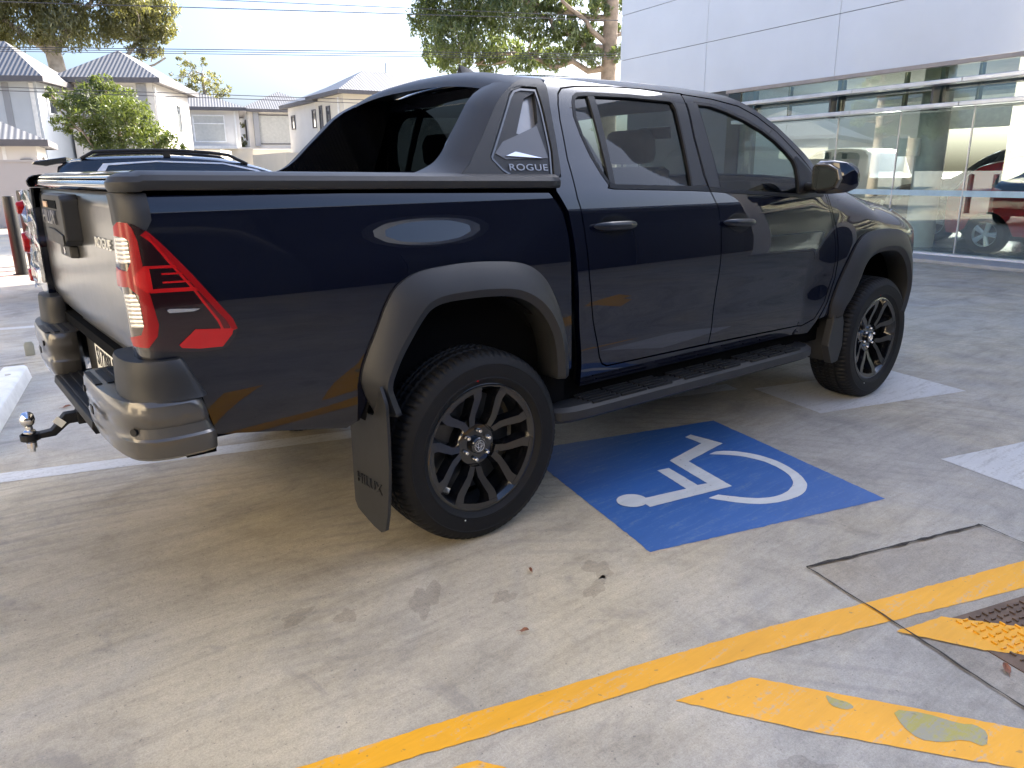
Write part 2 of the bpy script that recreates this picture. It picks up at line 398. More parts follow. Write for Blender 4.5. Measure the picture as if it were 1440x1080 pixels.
def inset(p,d):
    """move a closed outline inwards by d (outwards when negative)"""
    if area(p)<0: p=p[::-1]
    n=len(p); o=[]
    for i in range(n):
        a=Vector(p[i-1]);b=Vector(p[i]);c=Vector(p[(i+1)%n])
        e1=(b-a).normalized();e2=(c-b).normalized(); n1=Vector((-e1.y,e1.x));n2=Vector((-e2.y,e2.x))
        q=n1+n2; l=q.length
        q=q/l if l>1e-6 else n1
        k=d/max(.45,q.dot(n1)); o.append(tuple(b+q*k))
    return o
def text(name,s,size,mat,parent,mw,ext=.004,sx=1.0,bev=0,space=1.0,off_=.004):
    c=bpy.data.curves.new(name,'FONT'); c.body=s; c.size=size; c.extrude=ext; c.align_x='CENTER'; c.align_y='CENTER'; c.bevel_depth=bev; c.space_character=space
    c.offset=size*off_
    t=bpy.data.objects.new(name,c); COL.objects.link(t); bpy.context.view_layer.update()
    dg=bpy.context.evaluated_depsgraph_get(); me=bpy.data.meshes.new_from_object(t.evaluated_get(dg)); bpy.data.objects.remove(t)
    me.transform(mw@Matrix.Diagonal((sx,1,1,1))); me.materials.clear(); me.materials.append(mat)
    o=bpy.data.objects.new(name,me); link(o,parent); return o
def frame(o_,xa,ya):
    """matrix whose x,y axes are xa,ya"""
    xa=Vector(xa).normalized(); za=xa.cross(Vector(ya)).normalized(); ya=za.cross(xa)
    m_=Matrix((xa,ya,za)).transposed().to_4x4(); m_.translation=Vector(o_); return m_
def sheet(name,poly,z,mat,parent=None,kind='structure',label=None,holes=None,th=0):
    me=bpy.data.meshes.new(name)
    if area(poly)<0: poly=poly[::-1]
    if mat.name in ('yellow_road_paint','blue_road_paint','worn_white_road_paint','white_symbol_paint'):
        rj=random.Random(len(poly)*7+int(poly[0][0]*1000)); j_=.0026 if mat.name!='white_symbol_paint' else .0012
        poly=[(a+rj.gauss(0,j_*.5),b+rj.gauss(0,j_*.5)) for a,b in densify(poly,.022)]
    me.from_pydata([(x,y,z) for x,y in poly],[],[tuple(range(len(poly)))]); me.materials.append(mat)
    o=bpy.data.objects.new(name,me); link(o,parent)
    if parent is None: tag(o,label,None,None,kind)
    return o

def pchip(tab):
    x=np.array([a for a,_ in tab],float); y=np.array([b for _,b in tab],float)
    h=np.diff(x); d=np.diff(y)/h; m=np.zeros(len(x)); m[0]=d[0]; m[-1]=d[-1]
    for i in range(1,len(x)-1):
        if d[i-1]*d[i]>0:
            w1=2*h[i]+h[i-1]; w2=h[i]+2*h[i-1]; m[i]=(w1+w2)/(w1/d[i-1]+w2/d[i])
    def f(t):
        t=min(max(t,x[0]),x[-1]); i=min(int(np.searchsorted(x,t,side='right'))-1,len(x)-2); i=max(i,0)
        s=(t-x[i])/h[i]
        return float((2*s**3-3*s*s+1)*y[i]+(s**3-2*s*s+s)*h[i]*m[i]+(-2*s**3+3*s*s)*y[i+1]+(s**3-s*s)*h[i]*m[i+1])
    return f
def sst(a,b,t):
    t=min(max((t-a)/(b-a),0),1); return t*t*(3-2*t)
_c=pchip([(.40,.862),(.48,.872),(.55,.892),(.62,.905),(.68,.909),(.76,.908),(.84,.911),(.93,.918),(1.0,.920),(1.08,.917),(1.16,.909),(1.24,.897),(1.32,.881),(1.38,.861),(1.5,.812),(1.62,.759),(1.72,.710),(1.77,.675),(1.80,.63),(1.83,.55)])
_b=pchip([(.45,.862),(.55,.876),(.65,.890),(.8,.905),(.92,.911),(1.05,.911),(1.16,.907),(1.26,.903),(1.32,.897),(1.35,.888),(1.38,.870)])
zt=pchip([(2.3,1.36),(2.62,1.335),(2.9,1.291),(3.07,1.24),(3.25,1.205),(3.41,1.180),(3.57,1.150),(3.8,1.10),(4.1,1.0)])
def bul(x,z,cx,r0,r1,amp):
    r=math.hypot(x-cx,(z-.45)*1.02); return amp*(1-sst(r0,r1,r))
def SC(x,z):
    y=_c(z)
    if x>2.3:
        k=sst(2.3,2.85,x); y+=bul(x,z,3.085,.58,.92,.040)
        d=zt(x)-z
        if d<.16: y-=k*.14*(1-max(d,0)/.16)**2
        if x>3.25: y*=1-.30*((x-3.25)/.8)**2.2
    return y
def SB(x,z):
    return _b(z)+.0265*(1-sst(.665,.875,(z-.45)*1.02))*math.exp(-((x+.19)/.56)**2)
def mcab(u,z): return (u,-SC(u,z),z)
RC=.06; XR=-1.16
def mbed(u,z):
    s=SB(u,z); x0=XR+RC
    if u>=x0: return (u,-s,z)
    a=(x0-u)/RC
    if a<=math.pi/2: return (x0-RC*math.sin(a),-(s-RC+RC*math.cos(a)),z)
    return (XR,-(s-RC)+(a-math.pi/2)*RC,z)
def msail(u,z): return (u,-(SC(u,z)+.012),z)
D={'lamp': [[-1.167, 1.3], [-1.189, 1.285], [-1.207, 1.241], [-1.23, 1.178], [-1.249, 1.118], [-1.196, 1.103], [-1.187, 1.042], [-1.186, 0.975], [-1.181, 0.948], [-1.116, 0.933], [-1.0, 0.914], [-0.928, 0.915], [-0.896, 0.946], [-0.887, 0.972], [-0.893, 0.995], [-0.941, 1.062], [-1.011, 1.157], [-1.068, 1.231], [-1.109, 1.275], [-1.13, 1.292]], 'l_red': [[-1.165, 1.297], [-1.185, 1.284], [-1.189, 1.26], [-1.156, 1.257], [-1.143, 1.247], [-1.146, 1.188], [-1.158, 1.163], [-1.22, 1.171], [-1.24, 1.136], [-1.242, 1.115], [-1.161, 1.119], [-1.139, 1.095], [-1.136, 1.012], [-1.146, 0.983], [-1.185, 0.973], [-1.175, 0.949], [-1.133, 0.945], [-1.111, 0.977], [-1.105, 1.01], [-1.115, 1.101], [-1.11, 1.15], [-1.121, 1.171], [-1.124, 1.246], [-1.132, 1.281], [-1.141, 1.295]], 'l_mid': [[-1.143, 1.148], [-1.12, 1.175], [-1.109, 1.17], [-1.107, 1.105], [-1.119, 1.102], [-1.143, 1.128]], 'l_white1': [[-1.182, 1.26], [-1.147, 1.253], [-1.146, 1.186], [-1.213, 1.182]], 'l_white2': [[-1.185, 1.101], [-1.148, 1.099], [-1.14, 1.07], [-1.138, 1.005], [-1.174, 1.004]], 'l_diag': [[-1.11, 1.267], [-1.073, 1.227], [-1.013, 1.149], [-0.943, 1.05], [-0.897, 0.987], [-0.896, 0.969], [-0.931, 0.974], [-0.937, 0.996], [-1.003, 1.107], [-1.049, 1.173], [-1.081, 1.224], [-1.105, 1.257]], 'l_bar1': [[-1.12, 1.177], [-1.041, 1.174], [-1.037, 1.166], [-1.118, 1.169]], 'l_bar2': [[-1.114, 1.112], [-0.998, 1.108], [-0.984, 1.096], [-1.114, 1.101]], 'l_sq1': [[-1.081, 1.154], [-1.024, 1.152], [-1.021, 1.147], [-1.081, 1.149]], 'l_sq2': [[-1.081, 1.13], [-1.008, 1.128], [-1.004, 1.123], [-1.081, 1.125]], 'l_foot': [[-1.059, 0.944], [-1.023, 0.973], [-1.01, 0.985], [-0.901, 0.974], [-0.905, 0.957], [-0.937, 0.923], [-1.004, 0.926], [-1.053, 0.935]], 'l_chrome': [[-1.081, 1.049], [-1.074, 1.053], [-0.99, 1.045], [-1.007, 1.039], [-1.075, 1.041]], 'insert_rim': [[0.49, 1.758], [0.364, 1.748], [0.329, 1.719], [0.148, 1.479], [0.188, 1.422], [0.23, 1.393], [0.431, 1.379], [0.463, 1.605]], 'scoop': [[0.475, 1.734], [0.406, 1.706], [0.317, 1.569], [0.35, 1.561], [0.444, 1.614]]}
for k_ in D: D[k_]=[tuple(q) for q in D[k_]]
# ---------------- ground and markings ----------------
g=MB(); g.add([(-300,-300,0),(300,-300,0),(300,300,0),(-300,300,0)],[(0,1,2,3)])
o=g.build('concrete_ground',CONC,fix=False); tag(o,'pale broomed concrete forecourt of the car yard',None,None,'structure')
BC=[(1.910,-.640),(1.593,-1.811),(.413,-1.477),(.730,-.306)]
sheet('accessible_parking_marking',BC,.0016,BLU,label='blue painted square with the wheelchair symbol beside the truck')
hd=[(0.706+.072*math.cos(a),-1.11+.066*math.sin(a)) for a in np.linspace(0,2*math.pi,28,endpoint=False)]
sheet('wheelchair_symbol',hd,.0044,WHS,label='round white head of the painted wheelchair symbol')
sheet('wheelchair_symbol',[(0.735,-1.12),(0.997,-1.178),(1.063,-0.946),(1.132,-0.96),(1.071,-1.186),(1.123,-1.201),(1.21,-0.899),(1.539,-0.841),(1.551,-0.723),(1.606,-0.715),(1.627,-0.914),(1.278,-0.965),(1.184,-1.295),(0.72,-1.205)],.0032,WHS,label='white seated body of the painted wheelchair symbol')
ao=chaikin([(1.437,-0.971),(1.505,-0.964),(1.587,-1.033),(1.632,-1.157),(1.618,-1.284),(1.552,-1.423),(1.466,-1.513),(1.358,-1.555),(1.226,-1.547),(1.12,-1.501),(1.053,-1.428),(0.991,-1.31)],2,False)
ai=chaikin([(1.478,-1.010),(1.541,-1.081),(1.57,-1.199),(1.554,-1.297),(1.5,-1.401),(1.428,-1.462),(1.317,-1.497),(1.214,-1.485),(1.136,-1.432),(1.055,-1.313)],2,False)
sheet('wheelchair_symbol',ao+ai[::-1],.0032,WHS,label='white open ring, the wheel of the painted wheelchair symbol')
sheet('crossing_stripe',[(2.667,-.392),(2.515,-.968),(3.682,-1.324),(3.834,-.748)],.0016,WHT,label='worn white square under the front wheel')
sheet('crossing_stripe',[(2.283,-1.756),(2.14,-2.30),(3.30,-2.63),(3.45,-2.09)],.0016,WHT,label='worn white square at the right edge beyond the blue one')
sheet('crossing_stripe',[(1.45,.13),(1.41,.02),(2.555,-.189),(2.581,-.116)],.0016,WHT,label='thin white triangle glimpsed under the side step')
def strip(name,a,b,w_,z,mat,label):
    a=Vector(a);b=Vector(b);d=(b-a).normalized();n_=Vector((-d.y,d.x))*w_/2
    return sheet(name,[tuple(a+n_),tuple(b+n_),tuple(b-n_),tuple(a-n_)],z,mat,label=label)
strip('bay_line',(-3.4,1.66),(2.6,-.27),.135,.0016,WHT,'white bay line running under the back of the truck')
strip('bay_line',(-3.6,6.2),(-.3,5.3),.12,.0016,WHT,'far white bay line behind the tailgate')
d_=Vector((2.44,-.715)).normalized(); a_=Vector((-1.095,-1.666)); 
sheet('yellow_line',[(-3.2,-1.05),(-1.095,-1.666),(-0.691,-1.765),(-.231,-1.895),(.302,-2.043),(.685,-2.172),(1.442,-2.408),(3.2,-2.93),(3.17,-3.06),(1.249,-2.487),(.638,-2.275),(.277,-2.150),(.028,-2.070),(-.453,-1.935),(-.881,-1.810),(-3.24,-1.17)],.0024,YEL,label='long yellow line crossing the foreground')
sheet('yellow_hatch_stripe',[(-0.178,-2.093),(.07,-2.165),(0.60,-2.98),(.42,-2.98),(-.006,-2.38)],.0024,YEL,label='yellow hatch stripe with dried olive paint stain at bottom right')
sheet('yellow_hatch_stripe',[(.617,-2.324),(.817,-2.379),(1.25,-2.97),(1.06,-2.97),(.728,-2.536)],.0052,YEL,label='yellow hatch stripe crossing the corner of the steel grate')
sheet('yellow_hatch_stripe',[(-.81,-1.903),(-.735,-1.925),(-.3,-2.62),(-.5,-2.56)],.0024,YEL,label='tip of a yellow hatch stripe at the bottom edge')
sheet('olive_stain',chaikin([(0.25,-2.488),(0.206,-2.538),(0.192,-2.586),(0.225,-2.628),(0.284,-2.66),(0.294,-2.707),(0.357,-2.687),(0.361,-2.652),(0.335,-2.631),(0.303,-2.548)],1),.0036,STAIN,label='large olive stain on the yellow hatch stripe')
sheet('olive_stain',chaikin([(0.166,-2.34),(0.135,-2.375),(0.15,-2.41),(0.178,-2.422),(0.186,-2.40),(.17,-2.37)],1),.0036,STAIN,label='small olive stain nearer the stripe end')
random.seed(5)
def blob(cx,cy,r_,el=1.6,rot=-.3,n=48,jag=.5):
    o_=[]; ph=[random.uniform(0,6) for _ in range(4)]
    for k in range(n):
        a=2*math.pi*k/n; q=r_*(1+jag*(.5*math.sin(2*a+ph[0])+.35*math.sin(3*a+ph[1])+.3*math.sin(5*a+ph[2])+.12*math.sin(9*a+ph[3])+.1*math.sin(15*a+ph[0])))
        x,y=q*el*math.cos(a),q*math.sin(a); o_.append((cx+x*math.cos(rot)-y*math.sin(rot),cy+x*math.sin(rot)+y*math.cos(rot)))
    return o_
for (x,y,q,e_,t_) in [(-.44,-1.21,.045,2.4,1.0),(-.22,-1.37,.03,1.6,.4),(.17,-1.44,.045,1.5,.9),(.07,-1.53,.03,2.2,.6),(-.83,-1.03,.035,1.6,.2),(-.70,-1.13,.028,1.8,.8),(-.12,-2.47,.045,1.5,-.6),(-.10,-2.62,.03,1.6,.4)]:
    sheet('damp_stain',chaikin(blob(x,y,q,e_,t_),1),.0009,OIL,label='dark damp patch soaked into the concrete')
# service pit: cover slab, joint, steel grate
sheet('cover_slab',[(.772,-1.927),(1.632,-2.190),(1.50,-2.86),(.533,-2.711)],.0009,PATCH,label='darker inset concrete slab in the forecourt')
def joint(pts,w_,label):
    L=[];R_=[]
    pts=[(p_[0]+random.uniform(-.003,.003),p_[1]+random.uniform(-.003,.003)) for p_ in resample(pts,26)]
    for i,p_ in enumerate(pts):
        a=Vector(pts[max(i-1,0)]);b=Vector(pts[min(i+1,len(pts)-1)]); d=(b-a).normalized(); n_=Vector((-d.y,d.x))*w_*random.uniform(.3,1.0)/2
        L.append(tuple(Vector(p_)+n_));R_.append(tuple(Vector(p_)-n_))
    sheet('slab_joint',L+R_[::-1],.0058,JNT,label=label)
joint([(.769,-1.925),(1.636,-2.189)],.020,'dark dirty joint along the far side of the cover slab')
joint([(.769,-1.925),(.695,-2.19),(.633,-2.40),(.582,-2.55),(.533,-2.711),(.50,-2.95)],.009,'dark joint along the near side of the cover slab')
joint([(1.636,-2.187),(1.592,-2.358),(1.50,-2.8)],.007,'thin joint at the right side of the cover slab')
joint([(-3.5,3.95),(-.2,3.6)],.02,'expansion joint behind the truck')
gr=[(.784,-2.386),(1.7,-2.66),(1.6,-3.1),(.668,-2.735)]
go=empty('drain_grate',(1.0,-2.6,0),0,'rusty raised-tread steel grate at the right edge, half under yellow paint','grate')
def loc(o_,c): 
    o_.matrix_parent_inverse=Matrix.Translation((-c[0],-c[1],-c[2])); return o_
# only the plate and its treads
pts_=[(.80,-2.392),(1.75,-2.672),(1.62,-3.15),(.69,-2.70),(.735,-2.545)]
mb=MB(); mb.prism(pts_,'z',.001,.0042); ya=[(.817,-2.379),(1.25,-2.97),(1.06,-2.97),(.728,-2.536)]
ex=Vector((.96,-.28)).normalized(); ey=Vector((-.28,-.96)).normalized()
for i in range(32):
    for j in range(20):
        c=Vector((.80,-2.40))+ex*(.028+.030*i)+ey*(.022+.030*j)
        if not inpoly(np.array([c.x]),np.array([c.y]),inset(pts_,.012))[0]: continue
        iy=inpoly(np.array([c.x]),np.array([c.y]),ya)[0]; mi_=1 if iy else 0
        zb=.0072 if iy else .0066
        if (i+j)%2: mb.obox((c.x,c.y,zb),(.0095,.0026,.0032),(0,0,math.atan2(ex.y,ex.x)),mi_)
        else: mb.obox((c.x,c.y,zb),(.0026,.0095,.0032),(0,0,math.atan2(ex.y,ex.x)),mi_)
loc(mb.build('grate_plate',[RUST,YEL],go),(1.0,-2.6,0))
# leaves and litter
LEAFB=P('dry_leaf',(.22,.09,.05),.7,var=.4,vs=40)
def leaf(x,y,s_,rot,label,z=.005):
    m_=MB(); up=[(-1,0),(-.5,.32),(.1,.42),(.7,.22),(1.1,0),(.7,-.22),(.1,-.40),(-.5,-.3)]
    v=[(a*s_,b*s_,.006+.010*abs(b)*(1 if b>0 else .4)+.004*math.sin(a*3)) for a,b in up]; v.append((0,0,.002))
    m_.add(v,[(i,(i+1)%8,8) for i in range(8)]); m_.tube([(-s_,0,.006),(-s_*1.5,.1*s_,.004)],.0008,4)
    o_=m_.build('dry_leaf',LEAFB,None,solid=.0006); o_.location=(x,y,z); o_.rotation_euler=(0,0,rot); tag(o_,label,'leaf')
leaf(.675,-2.618,.026,.6,'curled reddish dry leaf beside the steel grate')
leaf(-.04,-1.30,.015,1.2,'dry brown leaf on the open concrete behind the blue square')
leaf(-.30,-1.578,.016,-.5,'dry brown leaf between the truck and the yellow line')
leaf(-1.02,2.15,.03,.3,'dry leaf on the concrete beside the wheel stop')
# wheel stops
def wheel_stop(name,a,b,w_,h,label,mat):
    a=Vector(a);b=Vector(b);L=(b-a).length; o_=empty(name,(a.x,a.y,0),math.atan2((b-a).y,(b-a).x),label,'wheel stop')
    m_=MB(); m_.prism([(-w_/2,0),(w_/2,0),(w_/2*.8,h*.85),(w_/2*.62,h),(-w_/2*.62,h),(-w_/2*.8,h*.85)],'x',0,L); m_.build('stop_block',mat,o_,smooth=30,bevel=.008)
    for k in (.15,.85):
        c_=MB(); c_.lathe([(0,h+.004),(.018,h+.004),(.018,h-.01)],12,'z',(L*k,0,0)); c_.build('bolt',STEEL,o_)
    return o_
wheel_stop('wheel_stop',(-1.18,3.20),(-1.62,1.35),.20,.10,'long white painted concrete wheel stop left of the tow ball',KERB)
st=MB(); st.prism([(-.035,0),(.035,0),(.035,.09),(.022,.115),(-.022,.115),(-.035,.09)],'y',-.02,.02); o=st.build('post_stub',P('grey_green_stub',(.30,.31,.27),.7),None,bevel=.005,smooth=40); o.location=(-.995,4.03,0); tag(o,'short rounded grey stub standing on the concrete past the bumper','post stub')
# bollards
for i,(x,y,s_,lab) in enumerate([(-.357,10.34,1,'front black bollard, nearest to the sign pylon'),(-.10,11.0,1.06,'second black bollard, just behind the first'),(.12,11.7,1.06,'third bollard, half hidden by the tailgate lamp')]):
    bo=empty('bollard',(x,y,0),0,lab,'bollard','black bollards by the sign pylon')
    b_=MB(); b_.lathe([(0,0),(.082,0),(.082,1.13*s_),(.075,1.15*s_),(0,1.155*s_)],28,'z'); b_.build('post',BLK,bo,smooth=40)
    b_=MB(); b_.lathe([(.083,0),(.12,0),(.12,.012),(.083,.014)],24,'z'); b_.build('base_flange',BLK,bo,smooth=40)
# sign pylon
CREAM=P('cream_sign_face',(.80,.77,.66),.35,0,.3,var=.03)
RED=P('red_sign_panel',(.55,.02,.015),.3,0,.5,var=.05)
GREY=P('grey_letter',(.20,.20,.21),.4)
py=empty('sign_pylon',(-1.12,10.95,0),rd(-12),'tall cream and red dealership sign pylon at the left edge','sign pylon')
b_=MB(); b_.box(-.14,.14,-.95,.55,1.0,7.2); q=b_.build('sign_face',CREAM,py,bevel=.02); 
b_=MB(); b_.box(-.20,.20,-.90,.50,0,.1); b_.build('plinth',KERB,py,bevel=.01)
b_=MB(); b_.add([(x,y,z) for x in (-.145,.145) for (y,z) in ((-.90,.10),(.5,.10),(.5,.998),(-.90,.998))],[(0,1,2,3),(4,7,6,5),(0,4,5,1),(1,5,6,2),(2,6,7,3),(3,7,4,0)]); b_.build('red_base',RED,py)
text('sign_name','TOYOTA',.30,GREY,py,frame((.142,-.2,5.25),(0,1,0),(0,0,1)),.01)
text('dealer_name','Jarvis',.34,GREY,py,frame((.142,-.2,6.15),(0,1,0),(0,0,1)),.01)
# ---------------- the pickup truck ----------------
T=empty('pickup_truck',(0,0,0),0,'glossy dark navy double cab pickup with grey flares parked over the blue wheelchair marking','pickup truck')
RD_TOP=[(0.643,1.759),(0.728,1.772),(0.92,1.785),(1.17,1.788),(1.437,1.780)]
GAP=[(1.432,1.70),(1.412,1.57),(1.409,1.395),(1.427,1.335),(1.485,1.245),(1.496,1.137),(1.496,.986),(1.486,.822),(1.475,.708),(1.469,.573)]
RD_REAR=[(0.739,.578),(0.707,.594),(.685,.629),(.638,.803),(.602,.987),(.589,1.117),(.572,1.277),(.561,1.316),(.556,1.47),(.575,1.626),(.590,1.690),(.612,1.735)]
rdoor=RD_TOP+GAP+RD_REAR
FD_FRONT=[(1.459,1.776),(1.66,1.764),(1.86,1.737),(1.99,1.690),(2.13,1.614),(2.255,1.516),(2.37,1.415),(2.455,1.335),(2.475,1.29),(2.488,1.222),(2.530,1.10),(2.541,1.0),(2.542,.90),(2.529,.823),(2.466,.685),(2.398,.588),(2.306,.556)]
fdoor=FD_FRONT+[(1.469,.573)]+GAP[-2::-1]+[(1.437,1.776)]
rwin=[(0.684,1.70),(0.700,1.722),(0.72,1.733),(0.789,1.739),(1.043,1.744),(1.318,1.739),(1.338,1.731),(1.345,1.70),(1.302,1.346),(0.79,1.362),(0.765,1.372),(0.735,1.415),(0.700,1.488),(0.677,1.569),(0.669,1.646)]
fwin=[(1.518,1.733),(1.614,1.730),(1.727,1.709),(1.879,1.665),(1.994,1.62),(2.09,1.568),(2.161,1.514),(2.210,1.468),(2.220,1.43),(2.206,1.328),(2.197,1.290),(1.991,1.302),(1.514,1.329)]
lip=lambda z:z
# doors
HAND=P('handle_paint',(.004,.005,.010),.4,0,.45,coatr=.2,spec=.25)
for nm,ol,wn in (('rear_door',rdoor,rwin),('front_door',fdoor,fwin)):
    a=panel(nm,mcab,inset(ol,.0035),PAINT,T,holes=[inset(wn,-.010)],depth=.022,sp=.024)
    if nm=='rear_door': RDO=a
    else: FDO=a
for side in (0,1):
    sg=(1,) if side==0 else (-1,)
    for D0,wn,gl,nm in ((RDO[side],rwin,GLR,'rear'),(FDO[side],fwin,GLF,'front')):
        panel('window_rubber',mcab,inset(wn,-.0115),BLK,D0,holes=[inset(wn,.004)],off=.002,depth=.02,sp=.05,sides=sg)
        panel('window_glass',mcab,inset(wn,-.004),gl,D0,off=-.010,depth=.003,sp=.05,sides=sg)
    panel('pillar_applique',mcab,[(1.308,1.350),(1.350,1.70),(1.348,1.735),(1.425,1.728),(1.424,1.70),(1.404,1.57),(1.401,1.40),(1.412,1.352)],MATTE,RDO[side],off=.003,depth=.006,sp=.05,sides=sg)
    panel('pillar_applique',mcab,[(1.430,1.345),(1.419,1.40),(1.421,1.57),(1.441,1.70),(1.444,1.735),(1.515,1.738),(1.508,1.335)],MATTE,FDO[side],off=.003,depth=.006,sp=.05,sides=sg)
    panel('divider_bar',mcab,[(0.782,1.745),(0.822,1.747),(0.797,1.362),(0.766,1.368)],MATTE,RDO[side],off=.001,depth=.012,sp=.05,sides=sg)
    panel('belt_moulding',mcab,[(.752,1.352),(.79,1.346),(1.30,1.329),(1.424,1.322),(1.412,1.344),(1.302,1.348),(.79,1.365),(.765,1.375)],BLK,RDO[side],off=.006,depth=.012,sp=.05,sides=sg)
    panel('belt_moulding',mcab,[(1.433,1.322),(1.991,1.286),(2.20,1.272),(2.44,1.272),(2.44,1.292),(2.20,1.292),(1.991,1.305),(1.512,1.331),(1.425,1.340)],BLK,FDO[side],off=.006,depth=.012,sp=.05,sides=sg)
    panel('mirror_sail_trim',mcab,[(2.208,1.293),(2.225,1.43),(2.214,1.475),(2.24,1.49),(2.33,1.42),(2.435,1.325),(2.44,1.293)],BLK,FDO[side],off=.004,depth=.012,sp=.05,sides=sg)
    for D0,hand,cup in ((RDO[side],[(0.622,1.204),(0.64,1.219),(0.70,1.228),(0.80,1.224),(0.87,1.212),(0.888,1.196),(0.872,1.182),(0.78,1.180),(0.68,1.184),(0.632,1.190)],[(0.655,1.203),(0.70,1.235),(0.76,1.246),(0.82,1.238),(0.88,1.195),(0.83,1.162),(0.76,1.146),(0.69,1.168)]),
                        (FDO[side],[(1.497,1.176),(1.515,1.190),(1.58,1.199),(1.68,1.192),(1.75,1.178),(1.764,1.165),(1.75,1.153),(1.66,1.150),(1.56,1.153),(1.507,1.160)],[(1.535,1.172),(1.58,1.206),(1.64,1.218),(1.70,1.208),(1.765,1.165),(1.71,1.132),(1.64,1.116),(1.57,1.140)])):
        panel('handle_cup',mcab,cup,GBLK,D0,off=.0015,depth=.004,sp=.05,sm=2,sides=sg)
        xa=min(q[0] for q in hand); xb=max(q[0] for q in hand); za=sum(q[1] for q in hand if q[0]<xa+.06)/max(1,len([q for q in hand if q[0]<xa+.06])); zb_=sum(q[1] for q in hand if q[0]>xb-.06)/max(1,len([q for q in hand if q[0]>xb-.06]))
        m_=MB(); rw_=[]
        for t in np.linspace(0,1,17):
            e=(1-abs(2*t-1)**3.2)**.5 if 0<t<1 else .05; x_=xa+(xb-xa)*t; z_=za+(zb_-za)*t; y_=SC(x_,z_)+.012+.020*min(1,4*t,4*(1-t))
            rw_.append([(x_,-(y_+.013*e*math.cos(a)+.002)*sg[0],z_+.019*e*math.sin(a)) for a in np.linspace(0,2*math.pi,14,endpoint=False)])
        m_.grid(rw_,closed=True); m_.build('door_handle',HAND,D0,smooth=60)
# cab side frame
TOP=[(.562,1.775),(.60,1.80),(.75,1.818),(.92,1.825),(1.17,1.826),(1.45,1.822),(1.66,1.808),(1.80,1.790),(1.90,1.762),(2.002,1.722),(2.148,1.645),(2.276,1.550),(2.437,1.432),(2.565,1.338)]
hole=inset(rdoor[:5]+[(1.45,1.779)]+FD_FRONT+[(1.469,.570)]+RD_REAR,-.0035)
fr=[(.592,.505),(.575,.64),(.552,.86),(.523,1.122),(.505,1.263),(.456,1.346),(.460,1.39),(.497,1.40),(.516,1.536),(.536,1.677)]+TOP+[(2.50,1.295),(2.505,1.222),(2.552,1.10),(2.560,1.0),(2.560,.90),(2.548,.815),(2.486,.675),(2.43,.585),(2.38,.505)]
panel('cab_side',mcab,fr[::-1],PAINT,T,holes=[hole],depth=.03,sp=.022)
panel('door_jamb',mcab,[(.58,.53),(2.36,.53),(2.52,.80),(2.52,1.1),(2.46,1.27),(1.60,1.30),(1.50,1.31),(1.50,1.80),(1.36,1.80),(1.33,1.32),(.66,1.35),(.62,1.5),(.63,1.79),(.54,1.74),(.52,1.40),(.54,1.1)][::-1],UNDER,T,off=-.034,depth=.002,sp=.06)
lin=MB()
# roof, windscreen, hood
def across(xe,ze,ye,b,h,n=29,ex=2.3,t0=-1,t1=1):
    return [(xe+b*(1-t*t),ye*t,ze+h*(1-abs(t)**ex)) for t in np.linspace(t0,t1,n)]
topx=pchip([(a,b) for a,b in TOP])
rr=[]
for xe in np.concatenate([np.linspace(.562,.75,6),np.linspace(.80,1.8,12),np.linspace(1.83,1.93,4)]):
    ze=topx(float(xe)); bl=.12*sst(1.55,1.93,float(xe)); rr.append(across(float(xe),ze,SC(float(xe),ze)-.002,bl,.050 if xe<1.5 else .050-.02*sst(1.5,1.93,float(xe)),33))
m_=MB(); m_.grid(rr); m_.build('roof',PAINT,T,smooth=40,solid=.02)
rr=[]
for xe in np.linspace(1.935,2.60,14):
    ze=topx(min(float(xe),2.565))-(.02 if xe>2.565 else 0); rr.append(across(float(xe),ze-.004,SC(float(xe),ze)-.006,.12+.03*sst(1.93,2.6,float(xe)),.034,25))
m_=MB(); m_.grid(rr); m_.build('windscreen',GLF,T,smooth=60,fix=True)
rr=[]
for xe in list(np.linspace(2.53,3.75,22))+[3.82,3.88,3.93,3.96]:
    dz=0 if xe<3.75 else -.9*(xe-3.75)**1.6; ze=zt(float(xe))+dz
    y_=SC(float(xe),min(ze,zt(float(xe))))-.004
    row=[(xe+.09*(1-t*t)*sst(3.3,3.9,float(xe)),y_*t,ze+.052*(1-abs(t)**2.6)+.006) for t in np.linspace(-1,1,31)]
    rr.append(row)
m_=MB(); m_.grid(rr); m_.build('hood',PAINT,T,smooth=50,solid=.015)
ztop=[(x,zt(x)) for x in (2.60,2.75,2.9,3.0,3.1,3.25,3.4,3.57,3.7,3.85)]
fen=[(2.575,1.332)]+ztop+[(3.95,1.05),(4.02,.98),(4.03,.48),(3.9,.42),(3.50,.44),(3.47,.62),(3.43,.78),(3.34,.90),(3.20,.985),(3.03,1.0),(2.88,.975),(2.77,.90),(2.68,.79),(2.60,.68),(2.53,.60),(2.442,.585),(2.498,.675),(2.558,.815),(2.569,.90),(2.569,1.0),(2.561,1.10),(2.513,1.225),(2.508,1.295)]
FEN=panel('front_fender',mcab,fen,PAINT,T,depth=.03,sp=.022)
for s_ in (0,1): panel('headlight',mcab,[(3.40,1.172),(3.57,1.146),(3.72,1.112),(3.90,1.055),(3.90,.985),(3.72,.995),(3.58,1.045),(3.47,1.10)],HEADL,FEN[s_],off=.008,depth=.02,sp=.03,sm=1,sides=((1,),(-1,))[s_])
m_=MB(); m_.grid([[(4.02+.10*(1-t*t),SC(4.02,.95)*t,z) for t in np.linspace(-1,1,15)] for z in (1.0,.9,.75,.6,.45,.36)]); m_.build('front_bumper',MATTE,T,smooth=30,solid=.03)
m_=MB()
for k in range(5): m_.box(4.10,4.14,-.48,.48,.66+.06*k,.69+.06*k)
